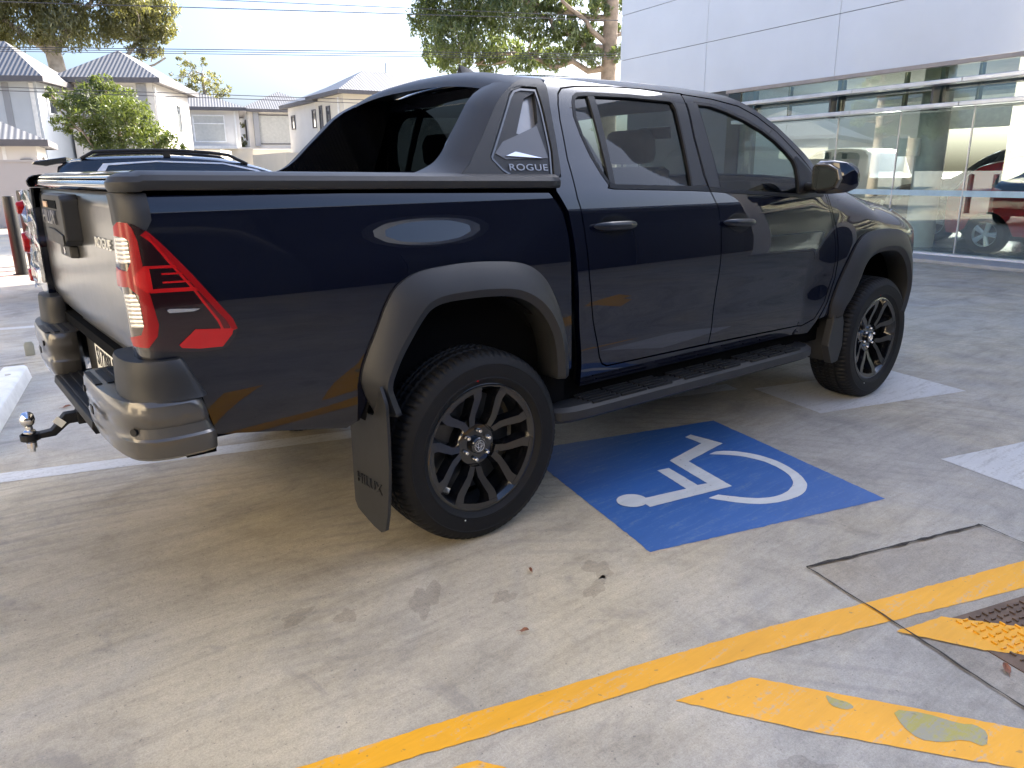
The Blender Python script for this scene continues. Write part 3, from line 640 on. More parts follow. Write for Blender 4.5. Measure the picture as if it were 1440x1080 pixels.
m_.build('grille',GBLK,T,bevel=.004)
# cab rear panel, floor, interior
m_=MB(); m_.box(.50,.53,-.80,.80,.50,1.40); m_.box(.50,.535,-.62,.62,1.40,1.43); m_.box(.53,.56,-.58,.58,1.735,1.795); m_.build('cab_rear_panel',PAINT,T)
rr=[[( .530+.012*(1-t*t),yy*t,z) for t in np.linspace(-1,1,9)] for z,yy in ((1.43,.78),(1.52,.75),(1.62,.70),(1.745,.64))]
m_=MB(); m_.grid(rr); m_.build('rear_window',GLB,T,smooth=60)
m_=MB(); m_.box(.54,2.62,-.83,.83,.42,.60); m_.box(2.60,2.66,-.84,.84,.5,1.24); m_.build('cab_floor',UNDER,T)
def seat(x,y,w_,name='seat'):
    a=MB(); a.grid([[(x+dx,y+w_*t*(1-.12*abs(t)**4),z) for t in np.linspace(-1,1,7)] for dx,z in ((.50,.86),(.46,.95),(.12,.93),(.05,.98),(-.02,1.2),(-.06,1.42),(-.10,1.44),(-.16,1.42),(-.12,1.1),(-.02,.84))]); s_=a.build(name,SEAT,T,smooth=60,solid=.01)
    h=MB(); hp=[(-.055,1.47),(-.02,1.455),(.03,1.46),(.045,1.50),(.035,1.585),(0,1.625),(-.04,1.62),(-.065,1.57)]
    wv=[]; n=len(hp)
    for t,k in ((-1,.6),(-.93,.86),(-.7,1),(.7,1),(.93,.86),(1,.6)):
        wv.append([(x-.10+p_[0]*k,y+.145*t,1.54+(p_[1]-1.54)*k) for p_ in hp])
    h.grid(wv,closed=True); h.f.append(tuple(range(n))); h.f.append(tuple(range(5*n,6*n))); h.m+=[0,0]
    h.build('headrest',SEAT,s_,smooth=60)
    for d in (-.06,.06):
        p_=MB(); p_.tube([(x-.10,y+d,1.40),(x-.10,y+d,1.50)],.006,6); p_.build('headrest_post',STEEL,s_)
seat(1.52,-.37,.26); seat(1.52,.37,.26); seat(.86,-.40,.30,'rear_seat'); seat(.86,.40,.30,'rear_seat')
m_=MB(); m_.grid([[(x+.06*(1-t*t),.80*t,z+.02*(1-t*t)) for t in np.linspace(-1,1,15)] for x,z in ((2.05,.85),(2.02,1.10),(2.05,1.20),(2.12,1.245),(2.30,1.25),(2.60,1.235))]); m_.build('dashboard',SEAT,T,smooth=50,solid=.02)
m_=MB(); c=Vector((1.93,-.37,1.17)); ax=Vector((.90,0,-.42)).normalized(); a1=Vector((0,1,0)); a2=ax.cross(a1)
pts=[c+.185*(math.cos(a)*a1+math.sin(a)*a2) for a in np.linspace(0,2*math.pi,33)]; m_.tube(pts,.016,8,cap=False); w_=m_.build('steering_wheel',BLK,T,smooth=60)
m_=MB()
m_.tube([c+ax*.25,c-ax*.02],.05,12); m_.build('steering_column',BLK,w_,smooth=60)
for a in (0.2,math.pi-.2,-math.pi/2): m_=MB(); m_.tube([c,c+.18*(math.cos(a)*a1+math.sin(a)*a2)],.014,6); m_.build('wheel_spoke',BLK,w_,smooth=60)
m_=MB(); m_.obox((2.02,0,1.64),(.012,.12,.035),(0,-.2,0)); m_.build('interior_mirror',BLK,T,bevel=.01)
m_=MB(); m_.grid([[(x,y,z) for y in np.linspace(-.60,.60,9)] for x,z in ((.60,1.76),(1.0,1.80),(1.7,1.79),(1.92,1.75))]); m_.build('headliner',P('headliner_grey',(.10,.10,.10),.9),T,smooth=60)
# mirrors
for sg in (1,-1):
    e_=MB(); prof=[(2.145,1.452),(2.16,1.462),(2.22,1.456),(2.235,1.40),(2.235,1.335),(2.215,1.302),(2.155,1.298),(2.142,1.33)]
    def ring(y,k,dx,dz):
        cx,cz=2.19,1.378
        return [(cx+dx+(a-cx)*k*.9,y*sg,cz+dz+(b-cz)*k) for a,b in prof]
    # shell: swept outwards in y
    rows=[ring(-.985,.55,.03,-.01),ring(-.993,.90,.01,0),ring(-1.01,1.0,0,0),ring(-1.08,1.02,.012,.0),ring(-1.135,.92,.035,-.002),ring(-1.165,.66,.055,-.005),ring(-1.175,.33,.07,-.01)]
    e_.grid(rows,closed=True); n=len(prof); e_.f+= [tuple(range(n)),tuple(range(6*n,7*n))]; e_.m+=[0,0]
    ms=e_.build('mirror_housing',PAINT,T,smooth=45)
    g_=MB(); g_.prism([(sg*-.998,1.318),(sg*-.995,1.43),(sg*-1.012,1.448),(sg*-1.08,1.446),(sg*-1.135,1.42),(sg*-1.150,1.37),(sg*-1.13,1.328),(sg*-1.08,1.312)],'x',2.118,2.150); g_.build('mirror_rim',GBLK,ms,bevel=.004)
    g_=MB(); g_.prism([(sg*-1.008,1.328),(sg*-1.006,1.422),(sg*-1.02,1.436),(sg*-1.075,1.434),(sg*-1.125,1.410),(sg*-1.138,1.37),(sg*-1.12,1.337),(sg*-1.075,1.324)],'x',2.114,2.119); g_.build('mirror_glass',MIRG,ms)
    g_=MB(); g_.tube([(2.30,-.86*sg,1.325),(2.24,-.93*sg,1.325),(2.20,-1.0*sg,1.33)],[.03,.026,.03],8); g_.build('mirror_arm',BLK,ms,smooth=60)
    g_=MB(); g_.grid([[(2.21+dx,-y*sg,z) for z in (1.375,1.385,1.395)] for y,dx in ((1.09,.048),(1.13,.045),(1.155,.035),(1.168,.02))]); g_.build('indicator_strip',HEADL,ms,smooth=60,solid=.004)
# thin light pipes along the slanted edge of the lamp
dg=D['l_diag']; oe=dg[:6]; ie=[dg[11],dg[10],dg[9],dg[8],dg[7],dg[6]]
def band(pts,w_):
    pts=resample(pts,12); L=[];R2=[]
    for i,p_ in enumerate(pts):
        a=Vector(pts[max(i-1,0)]);b=Vector(pts[min(i+1,11)]); d=(b-a).normalized(); n_=Vector((-d.y,d.x))*w_/2; L.append(tuple(Vector(p_)+n_)); R2.append(tuple(Vector(p_)-n_))
    return L+R2[::-1]
D['l_do']=band(oe,.018); D['l_di']=band(ie,.007)
# ---- tray ----
bed=[(-1.085,1.367),(-.682,1.363),(-.167,1.352),(.398,1.340),(.425,1.31),(.462,1.259),(.489,1.16),(.497,1.05),(.502,.90),(.512,.78),(.532,.60),(.47,.585),(.455,.66),(.43,.78),(.385,.90),(.31,.985),(.20,1.035),(.06,1.055),(-.10,1.055),(-.235,1.02),(-.325,.93),(-.40,.80),(-.45,.68),(-.49,.585),(-.539,.566),(-.974,.641),(-1.006,.767),(-1.037,.862),(-1.06,.872),(-1.235,.872),(-1.235,1.29),(-1.10,1.29)]
BED=panel('tray_side',mbed,bed,PAINT,T,depth=.03,sp=.020)
for s_ in (0,1):
    sg=((1,),(-1,))[s_]
    panel('corner_garnish',mbed,[(-1.235,1.286),(-1.235,1.374),(-1.083,1.372),(-1.083,1.30),(-1.10,1.272),(-1.13,1.285)],MATTE,BED[s_],off=.004,depth=.01,sp=.012,sides=sg)
    panel('fuel_flap_line',mbed,[(-.9,.66),(-.9,.655),(-.60,.60),(-.60,.605)],UNDER,BED[s_],off=.0004,depth=.002,sp=.05,sides=sg) if False else None
    # rail along the tray top
    rows=[]
    for u_ in list(np.linspace(.455,-1.09,34))+[-1.10,-1.115,-1.13,-1.145,-1.16,-1.175,-1.19,-1.21]:
        zb=1.352+(.424-u_)*.0145+.006 if u_>-1.1 else 1.376
        p_=Vector(mbed(u_,1.352)); n_=mnorm(mbed,u_,1.34); n_.z=0; n_.normalize()
        sec=[(-.006,0),(.005,.002),(.010,.012),(.011,.028),(.000,.043),(-.020,.052),(-.045,.0555),(-.10,.054),(-.105,.02)]
        k=1 if u_>-1.1 else 1
        rows.append([((p_+n_*a).x,(p_+n_*a).y*sg[0],zb+b) for a,b in sec])
    m_=MB(); m_.grid(rows); m_.build('tray_rail',MATTE,T,smooth=28,solid=.004)
    # tail lamp
    LP=panel('tail_lamp',mbed,D['lamp'],DRED,T,off=.012,depth=.04,sp=.014,sm=1,sides=sg)[0]
    for nm,key,mt,of in (('red_band','l_red',REDL,.0145),('centre_lens','l_mid',REDB,.019),('reversing_lens','l_white1',CLRL,.0135),('reversing_lens','l_white2',CLRL,.0135),('inner_reflector','l_diag',MRED,.0134),('red_light_pipe','l_do',REDL,.0145),('red_light_pipe','l_di',REDB,.0150),('red_light_pipe','l_bar1',REDB,.016),('red_light_pipe','l_bar2',REDB,.017),('red_light_pipe','l_sq1',REDB,.0145),('red_light_pipe','l_sq2',REDB,.0145),('reflector','l_foot',REDB,.016),('chrome_fin','l_chrome',LEDW,.020)):
        panel(nm,mbed,D[key],mt,LP,off=of,depth=.006,sp=.012,sides=sg)
# tray inside, roller cover
m_=MB(); m_.box(-1.13,.49,-.80,-.74,.60,1.36); m_.box(-1.13,.49,.74,.80,.60,1.36); m_.box(-1.13,.49,-.74,.74,.80,.84); m_.build('tray_liner',UNDER,T)
m_=MB(); rw=[]
for k in range(70):
    x=-1.13+k*.0225; z0=1.395+(.424-x)*.0145; rw+= [[(x,y,z0+.0) for y in (-.79,-.4,0,.4,.79)],[(x+.004,y,z0+.006) for y in (-.79,-.4,0,.4,.79)],[(x+.018,y,z0+.006) for y in (-.79,-.4,0,.4,.79)]]
m_.grid(rw); m_.build('roller_cover',BLK,T,smooth=20)
# tailgate
def mg(y,z):
    x=-1.150+.016*(y/.84)**2
    if z>1.33: x+=.9*(z-1.33)**1.3
    if z<.95: x+=1.6*(.95-z)**1.7
    return x
mgate=lambda u_,z:(mg(u_,z),-u_,z)
q=inset(chaikin([(-.818,.885),(.818,.885),(.822,1.375),(-.822,1.375)],0),0)
GT=panel('tailgate',mgate,q,GATE,T,depth=.03,sp=.03,sides=(1,))[0]
mst=lambda u_,z:(-1.165+.018*(u_/.84)**2+.02*((z-1.394)/.014)**2*.35,-u_,z)
panel('tailgate_lip',mst,[(-.83,1.380),(.83,1.380),(.83,1.408),(-.83,1.408)],GBLK,GT,depth=.04,sp=.007,sides=(1,))
mst2=lambda u_,z:(-1.150+.018*(u_/.84)**2+.03*((z-1.414)/.018)**2,-u_,z)
panel('cover_end_strip',mst2,[(-.80,1.414),(.80,1.414),(.80,1.436),(-.80,1.436)],GBLK,T,depth=.06,sp=.007,sides=(1,))
# handle block
m_=MB(); fx=-1.205
def hsec(y0,y1,z0,z1,x0,x1): m_.box(x0,x1,y0,y1,z0,z1)
m_.prism([(-.215,1.205),(-.215,1.345),(-.195,1.362),(.195,1.362),(.215,1.345),(.215,1.205),(.17,1.185),(-.17,1.185)],'x',-1.145,fx+.004,sc=.97)
hb=m_.build('tailgate_handle',MATTE,GT,bevel=.006)
m_=MB(); m_.prism([(-.12,1.312),(-.12,1.340),(.15,1.340),(.15,1.312)],'x',fx+.002,fx+.0055); m_.build('grip_recess',UNDER,hb)
m_=MB(); m_.prism([(.06,1.314),(.06,1.334),(.14,1.334),(.14,1.314)],'x',fx-.002,fx+.0022); m_.build('grip_pad',P('tan_label',(.55,.38,.26),.6),hb)
m_=MB(); m_.prism([(-.19,1.19),(-.19,1.225),(-.02,1.240),(.12,1.240),(.15,1.19)],'x',fx-.002,fx+.0035); m_.build('lower_ledge',MATTE,hb,bevel=.003)
m_=MB(); m_.prism([(-.10,1.135),(-.10,1.18),(.12,1.18),(.12,1.135)],'x',-1.150,-1.178,sc=.9); cb=m_.build('camera_housing',MATTE,GT,bevel=.005)
m_=MB(); m_.lathe([(0,-1.181),(.014,-1.180),(.016,-1.174)],16,'x',(0,.01,1.157)); m_.build('camera_lens',GBLK,cb,smooth=50)
text('badge','HILUX',.070,SILV,hb,frame((fx-.001,.04,1.278),(0,-1,0),(0,0,1)),.003,1.35)
text('badge','ROGUE',.046,PLATE,GT,frame((mg(.53,1.22)-.0035,-.53,1.215),(0.02,-1,0),(0,0,1)),.001,1.4)
text('badge','TOYOTA',.060,SATIN,GT,frame((mg(.5,1.0)-.0005,.53,1.215),(0,-1,0),(0,0,1)),.001,1.1) if False else None
# protective film scraps on the far tail lamp
FILM=glass('clear_plastic_film',(.86,.88,.9),1.6,1.4,.12,add=.10)
m_=MB(); random.seed(3); rows=[]
for z in np.linspace(.93,1.36,14):
    rows.append([(-1.175-.035*math.sin(t*math.pi)*random.uniform(.3,1.1)+.10*max(0,t-.6),.72+.24*t+random.uniform(-.012,.012),float(z)+random.uniform(-.01,.01)) for t in np.linspace(0,1,9)])
m_.grid(rows); m_.build('lamp_wrap',FILM,T,smooth=0)
for (y,z,a,b) in ((.93,1.285,.030,.035),(.93,1.13,.038,.055),(.90,.985,.035,.036)):
    p_=[(y+a*math.cos(t),z+b*math.sin(t)) for t in np.linspace(0,2*math.pi,9,endpoint=False)]; m_=MB(); m_.prism(p_,'x',-1.185,-1.215,sc=.8); m_.build('red_wrap_tab',REDL,T,bevel=.006)
# ---- bumper ----
for sg in (1,-1):
    pl=[(-.985,.953),(-1.10,.962),(-1.175,.945),(-1.222,.895),(-1.246,.78),(-1.255,.60),(-1.252,.42),(-1.235,.372),(-1.12,.36),(-1.09,.60),(-.985,.86)]
    pl=chaikin(chaikin(pl,1),1)
    def lvl(z,k,fx_): return [(-1.09+(a+1.09)*k+fx_*max(0,(a+1.12)/.13),sg*-(.60+(b-.60)*k),z+.0*b) for a,b in pl]
    def zb(a,b,z): return z
    m_=MB(); rows=[lvl(.600,.88,.022),lvl(.612,.935,.014),lvl(.640,.972,.008),lvl(.670,.986,.002),lvl(.677,.968,0),lvl(.708,.964,-.008),lvl(.720,.988,-.012),lvl(.750,1.0,-.02),lvl(.776,.992,-.028),lvl(.790,.962,-.032)]
    # raise the underside towards the wheel
    rows=[[ (x,y,z+(.06*max(0,min(1,(x+1.25)/.27))*(1 if i<3 else 0) if False else 0)) for x,y,z in rw_] for i,rw_ in enumerate(rows)]
    m_.grid(rows,closed=True); n=len(pl); m_.f+=[tuple(range(n)),tuple(range(9*n,10*n))]; m_.m+=[0,0]
    LB=m_.build('bumper_corner',BUMP,T,smooth=30,bevel=0)
    pl2=[(-1.015,.950),(-1.10,.952),(-1.165,.930),(-1.20,.885),(-1.212,.80),(-1.205,.70),(-1.185,.655),(-1.11,.64),(-1.10,.80),(-1.015,.86)]
    pl2=chaikin(chaikin(pl2,1),1)
    def l2(z,k,s_): return [(-1.11+(a+1.11)*k+s_*max(0,(a+1.12)/.11),sg*-(.80+(b-.80)*k),z) for a,b in pl2]
    m_=MB(); m_.grid([l2(.785,1.03,.015),l2(.80,1.0,.010),l2(.85,.985,-.012),l2(.895,.96,-.030),l2(.905,.92,-.034)],closed=True); n=len(pl2); m_.f.append(tuple(range(4*n,5*n))); m_.m.append(0)
    m_.build('bumper_corner_pad',MATTE,T,smooth=35)
    m_=MB()
    for k in range(3): m_.box(-1.245+.035*k,-1.225+.035*k,min(-sg*.42,-sg*.62),max(-sg*.42,-sg*.62),.790,.7935)
    m_.build('step_pad_rib',BLK,LB,bevel=.001)
    for (x,y,z,nx,ny) in ((-1.208,-.90,.70,-.8,-.6),(-1.253,-.45,.745,-1,0)):
        a=Vector((x,y*sg,z)); n_=Vector((nx,ny*sg,0)).normalized(); m_=MB(); m_.tube([a-n_*.01,a+n_*.003],.0115,16); m_.build('parking_sensor',BLK,LB,smooth=40,bevel=0)
    m_=MB(); m_.obox((-1.257,-.56*sg,.70),(.002,.018,.014),(0,0,0)); m_.build('bumper_marker',BLK,LB,bevel=.001)
m_=MB(); m_.prism([(-1.235,.565),(-1.245,.585),(-1.24,.612),(-1.06,.625),(-1.05,.57)],'y',-.40,.40)
for k in range(5): m_.box(-1.225+k*.033,-1.212+k*.033,-.37,.37,.6165+k*.0022,.6215+k*.0022)
st=m_.build('bumper_step',BLK,T,bevel=.003)
m_=MB(); m_.box(-1.10,-1.06,-.40,.40,.60,.875); m_.build('plate_recess',MATTE,T,bevel=.006)
m_=MB(); m_.box(-1.106,-1.101,-.186,.186,.655,.79); pt=m_.build('number_plate',PLATE,T,bevel=.0015)
text('plate_number','S172BPH',.105,PBLK,pt,frame((-1.107,0,.722),(0,-1,0),(0,0,1)),.001,.80)
# tow bar
m_=MB(); m_.box(-1.235,-1.00,-.032,.032,.505,.555); tb=m_.build('tow_receiver',BLK,T,bevel=.004)
m_=MB(); m_.prism([(-1.23,.512),(-1.23,.552),(-1.275,.552),(-1.325,.497),(-1.40,.492),(-1.40,.474),(-1.315,.474),(-1.265,.512)],'y',-.022,.022); tg=m_.build('tow_tongue',BLK,T,bevel=.004)
m_=MB(); m_.lathe([(.030,.470),(.034,.472),(.034,.494),(.030,.496)],20,'z',(-1.395,0,0),close=True); m_.build('tongue_eye',BLK,tg,smooth=40)
m_=MB(); m_.lathe([(0,.425),(.010,.425),(.010,.440),(.018,.441),(.018,.462),(.013,.464),(.013,.495),(.021,.497),(.021,.506),(.014,.512),(.014,.525),(.0245,.537),(.0265,.552),(.022,.570),(.012,.579),(0,.581)],28,'z',(-1.395,0,0)); m_.build('tow_ball',CHROME,tg,smooth=40)
m_=MB(); m_.obox((-1.297,-.0235,.526),(.020,.001,.013),(0,rd(48),0)); m_.build('tow_rating_label',PLATE,tg)
m_=MB(); m_.prism([(-1.15,.62),(-1.17,.575),(-1.15,.548),(-1.12,.548),(-1.02,.62)],'y',-.715,-.695); sh=m_.build('recovery_hook',BLK,T,bevel=.003)
m_=MB(); m_.tube([(-1.145,-.735,.568),(-1.145,-.68,.568)],.012,12); m_.build('hook_bolt',STEEL,sh,smooth=40)
m_=MB(); m_.tube([(-.60,-.60,.62),(-.92,-.60,.60),(-1.0,-.66,.53)],.028,16,cap=False); m_.build('exhaust_pipe',STEEL,T,smooth=50,solid=.003)
# ---- flares ----
def loft_flare(name,outp,crease,lipoff,mp,flip=1):
    n=90; O=resample(chaikin(outp,2,False),n); C=resample(chaikin(crease,2,False),n)
    for sg in (1,-1):
        rows=[[],[],[],[],[],[],[]]
        for k in range(n):
            o_=O[k]; c_=C[k]; s_=Vector(mp(*o_)); d=Vector((c_[0]-o_[0],0,c_[1]-o_[1])); 
            nv=mnorm(mp,*o_)
            pc=Vector((c_[0],-1.000,c_[1])); inw=d.normalized() if d.length>1e-4 else Vector((0,0,-1))
            e=1-.0*k
            rows[0].append(s_-nv*.006); rows[1].append(s_+nv*.012); rows[2].append((s_+nv*.014).lerp(pc,.12)+Vector((0,-.003,0)))
            rows[3].append((s_+nv*.012).lerp(pc,.6)+Vector((0,-.010,0))); rows[4].append(pc)
            q=pc+inw*lipoff; q.y=-.985; rows[5].append(q); q2=q+inw*.004; q2.y=-.86; rows[6].append(q2)
        rows=[[(p_.x,p_.y*sg,p_.z) for p_ in rw_] for rw_ in rows]
        m_=MB(); m_.grid(rows); m_.build(name,MATTE,T,smooth=24,solid=.003)
RO=[(-.430,.600),(-.465,.66),(-.492,.747),(-.455,.841),(-.420,.91),(-.385,.985),(-.345,1.045),(-.28,1.082),(-.206,1.097),(-.024,1.106),(.175,1.092),(.26,1.070),(.32,1.035),(.375,.975),(.447,.837),(.485,.72),(.505,.60)]
RCs=[(-.395,.600),(-.415,.66),(-.430,.72),(-.385,.81),(-.340,.875),(-.290,.940),(-.250,.982),(-.205,1.000),(-.150,1.008),(.0,1.010),(.14,.998),(.215,.972),(.275,.935),(.325,.885),(.375,.80),(.397,.70),(.40,.60)]
loft_flare('rear_wheel_flare',RO,RCs,.030,mbed)
FO=[(2.535,.575),(2.522,.66),(2.560,.735),(2.61,.82),(2.672,.92),(2.725,.99),(2.79,1.04),(2.883,1.062),(3.0,1.068),(3.15,1.064),(3.27,1.046),(3.37,.995),(3.455,.91),(3.50,.80),(3.515,.69),(3.48,.58),(3.43,.52)]
FC=[(2.585,.590),(2.60,.63),(2.664,.69),(2.710,.75),(2.755,.815),(2.800,.890),(2.845,.930),(2.913,.955),(3.0,.966),(3.10,.967),(3.206,.955),(3.29,.915),(3.365,.845),(3.41,.76),(3.425,.68),(3.40,.58),(3.37,.52)]
loft_flare('front_wheel_flare',FO,FC,.030,mcab)
# wheel wells
for cx in (0,3.085):
    for sg in (1,-1):
        m_=MB(); m_.grid([[(cx+.50*math.cos(a)*(1.0),-y*sg,.42+ .56*math.sin(a)) for a in np.linspace(.30,math.pi-.30,26)] for y in (.915,.70,.46)]); 
        m_.grid([[(cx+.50*math.cos(a),-.46*sg,.42+(.56*math.sin(a) if k else .165)) for a in np.linspace(.30,math.pi-.30,26)] for k in (1,0)])
        m_.build('wheel_well',UNDER,T,smooth=40,solid=.004)
# mud flaps
for sg in (1,-1):
    a=panel('mud_flap',lambda u_,z:(-.436-.012*math.cos((u_-.85)*5)-.012*((z-.45)/.3)**2,-(u_+.028)*sg,z),[(.700,.60),(.705,.30),(.715,.215),(.74,.192),(.87,.165),(.925,.16),(.955,.178),(.968,.24),(.985,.45),(.995,.66),(.97,.72),(.90,.60)] if sg>0 else [(.995,.66),(.968,.24),(.955,.178),(.925,.16),(.74,.192),(.705,.30),(.700,.60)],MATTE,T,depth=.012,sp=.03,sides=(1,),back=True)
    if sg>0: text('embossed_name','HILUX',.056,MATTE,a[0],frame((-.4525,-.870,.325),(0.02,-1,0),(-.03,.0,1)),.0035,1.15)
    m_=MB(); fl=[(2.545,.60),(2.60,.66),(2.655,.55),(2.665,.40),(2.63,.31),(2.56,.305),(2.50,.42)]
    m_.prism(fl,'y',-.975*sg,-.93*sg); m_.prism([(-.70*sg,.30),(-.965*sg,.30),(-.97*sg,.6),(-.70*sg,.6)],'x',2.615,2.63); f2=m_.build('mud_flap',MATTE,T,bevel=.004)
    # side step
    m_=MB(); secs=[]
    def stp(x,o_): 
        z=.452-.004*(x-.4); w0=.990-o_
        return [(x,-sg*(.74),z-.02),(x,-sg*(w0-.03),z+.0),(x,-sg*w0,z-.014),(x,-sg*(w0+.002),z-.048),(x,-sg*(w0-.025),z-.068),(x,-sg*(.74),z-.060)]
    xs=[(.362,.12),(.375,.06),(.41,.025),(.47,.005),(.56,0),(1.4,0),(2.20,0),(2.30,.01),(2.36,.04),(2.385,.10)]
    m_.grid([stp(*q_) for q_ in xs],closed=True); m_.f+=[tuple(range(6)),tuple(range(54,60))]; m_.m+=[0,0]
    sp_=m_.build('side_step',MATTE,T,smooth=25,bevel=.0)
    for (xa,xb) in ((.58,1.12),(1.20,1.66),(1.74,2.22)):
        m_=MB()
        for r_ in range(5):
            y=.965-.030*r_
            for sgx in range(3):
                w_=(xb-xa)/3; m_.box(xa+sgx*w_+.01,xa+(sgx+1)*w_-.005,-sg*y-.006,-sg*y+.006,.445-.004*(xa-.4),.4575-.004*(xa-.4))
        m_.build('step_tread',BLK,sp_,bevel=.002)
m_=MB(); m_.box(-1.0,.45,-.50,-.38,.55,.66); m_.box(-1.0,.45,.38,.50,.55,.66); m_.box(.45,3.6,-.50,-.38,.42,.58); m_.box(.45,3.6,.38,.50,.42,.58); m_.box(.55,3.3,-.70,.70,.43,.50); m_.box(-1.0,-.9,-.6,.6,.48,.6)
m_.tube([(0,-.80,.38),(0,.80,.38)],.045,12); m_.tube([(0,-.16,.38),(0,.16,.38)],.15,14); m_.tube([(-.05,-.62,.40),(-.25,-.60,.78)],.03,8); m_.box(-.3,.5,-.63,-.56,.40,.43); m_.tube([(3.085,-.75,.38),(3.085,.75,.38)],.05,12); m_.box(.25,.5,-.88,-.60,.46,.60) ; m_.build('chassis',UNDER,T)
# ---- wheels ----
def tyre():
    R=.388; w_=.132; n=320; m_=MB()
    prof=[(.252,-.100,0),(.262,-.118,0),(.279,-.1275,0),(.281,-.1295,0),(.286,-.1300,0),(.288,-.1285,0),(.318,-.1325,0),(.335,-.1315,0),(.337,-.1330,0),(.341,-.1325,0),(.345,-.1295,0),(.362,-.123,1),(.372,-.114,2),(.3815,-.100,3),(.3855,-.078,3),(.3865,-.0605,3),(.3785,-.058,0),(.3785,-.048,0),(.3872,-.0455,4),(.388,-.020,4),(.380,-.0175,0),(.380,-.0085,0),(.3882,-.006,4),(.3882,.006,4),(.380,.0085,0),(.380,.0175,0),(.388,.020,4),(.3872,.0455,4),(.3785,.048,0),(.3785,.058,0),(.3865,.0605,3),(.3855,.078,3),(.3815,.100,3),(.372,.114,2),(.362,.123,1),(.345,.130,0),(.318,.1335,0),(.285,.130,0),(.262,.118,0),(.252,.100,0)]
    rows=[]
    for (r_,h,k) in prof:
        row=[]
        for i in range(n):
            a=2*math.pi*i/n; g_=0
            ph=i%4; 
            if k in(2,3) and ph in (0,): g_=.006 if k==3 else .0045
            if k==1 and ph in (0,): g_=.0012
            if k==4 and (i+2)%4 in (0,): g_=.005
            rr_=r_-g_; row.append((rr_*math.cos(a),h,rr_*math.sin(a)))
        rows.append(row)
    m_.grid(rows,closed=True); 
    return m_
def build_wheel():
    W=tyre().build('wheel',RUB,T,smooth=30)
    lm=MB()
    rw=MB(); rw.lathe([(.268,-.104),(.262,-.114),(.252,-.1165),(.247,-.112),(.240,-.105),(.232,-.088),(.222,-.05),(.212,.02),(.218,.10)],72,'y'); rim=rw.build('rim',[RIMB],W,smooth=35)
    rl=MB(); rl.lathe([(.2605,-.1145),(.2535,-.1178),(.2485,-.1165)],72,'y'); rl.build('rim_lip',RIMB,rim,smooth=40)
    bk=MB(); bk.lathe([(0,-.015),(.17,-.010),(.205,.0)],40,'y'); bk.build('brake_disc',P('brake_disc_steel',(.10,.10,.10),.45,.8),W,smooth=30)
    # hub
    hb=MB(); hb.lathe([(0,-.060),(.060,-.062),(.084,-.060),(.092,-.052),(.098,-.03),(.10,.02)],48,'y'); 
    hb.lathe([(0,-.084),(.030,-.084),(.034,-.080),(.0345,-.06)],36,'y'); hub=hb.build('hub',RIMB,W,smooth=35)
    sp=MB()
    def P2(r_,a): return (r_*math.cos(a),r_*math.sin(a))
    for k in range(5):
        c=rd(-100+72*k)
        for sgn in (1,-1):
            # spine of the spoke: hub -> knee -> rim
            sp_=[(.088,8.5),(.130,12.0),(.165,17.5),(.205,21.5),(.247,20.5)]
            wd=[.0125,.0145,.0165,.0175,.021]; hh=[-.074,-.084,-.094,-.104,-.113]
            L=[];Rr=[]
            for (r_,a),w_ in zip(sp_,wd):
                p_=Vector(P2(r_,c+sgn*rd(a))); rad=p_.normalized(); tn=Vector((-rad.y,rad.x)); L.append(p_+tn*w_);Rr.append(p_-tn*w_)
            v=[];n=5
            for i in range(n):
                h=hh[i]
                v+=[(L[i].x,h,L[i].y),(Rr[i].x,h,Rr[i].y)]
            for i in range(n):
                h=hh[i]
                for Q,o_ in ((L[i],1),(Rr[i],-1)):
                    p_=Vector(P2(sp_[i][0],c+sgn*rd(sp_[i][1]))); q=p_+(Q-p_)*1.55; v.append((q.x,h+.045,q.y))
            F=[];mi=[]
            for i in range(n-1):
                sp.add([v[2*i],v[2*i+1],v[2*i+3],v[2*i+2]],[(0,1,2,3)],0)
                b=2*n; sp.add([v[2*i],v[2*i+2],v[b+2*i+2],v[b+2*i]],[(0,1,2,3)],1); sp.add([v[2*i+1],v[2*i+3],v[b+2*i+3],v[b+2*i+1]],[(0,1,2,3)],1)
        # outer arc joining the pair
        a0,a1_=c-rd(24),c+rd(24); N_=14; o1=[P2(.2525,a0+(a1_-a0)*i/N_) for i in range(N_+1)]; i1=[P2(.2335-.004*math.cos(math.pi*(i/N_-.5)),a0+(a1_-a0)*i/N_) for i in range(N_+1)]
        for i in range(N_):
            sp.add([(o1[i][0],-.1155,o1[i][1]),(o1[i+1][0],-.1155,o1[i+1][1]),(i1[i+1][0],-.1125,i1[i+1][1]),(i1[i][0],-.1125,i1[i][1])],[(0,1,2,3)],0)
            sp.add([(i1[i][0],-.1125,i1[i][1]),(i1[i+1][0],-.1125,i1[i+1][1]),(i1[i+1][0]*.98,-.075,i1[i+1][1]*.98),(i1[i][0]*.98,-.075,i1[i][1]*.98)],[(0,1,2,3)],1)
        # web between the two spokes near the hub
        w1=[P2(.085,c-rd(16)),P2(.135,c-rd(13)),P2(.118,c),P2(.135,c+rd(13)),P2(.085,c+rd(16))]; sp.prism([(x_,z_) for x_,z_ in w1],'y',-.066,-.02,1)
    sp.build('wheel_face',[RIMF,RIMB],rim,smooth=30,fix=True)
    for k in range(6):
        a=rd(20+60*k); x,z=.0585*math.cos(a),.0585*math.sin(a)
        wl=MB(); wl.lathe([(.0165,-.0595),(.0165,-.052)],16,'y',(x,0,z)); 
        ln=MB(); ln.lathe([(0,-.082),(.0065,-.0815),(.0092,-.078),(.0095,-.055)],6,'y',(x,0,z)); ln.build('lug_nut',CHROME,hub,smooth=50)
    em=MB()
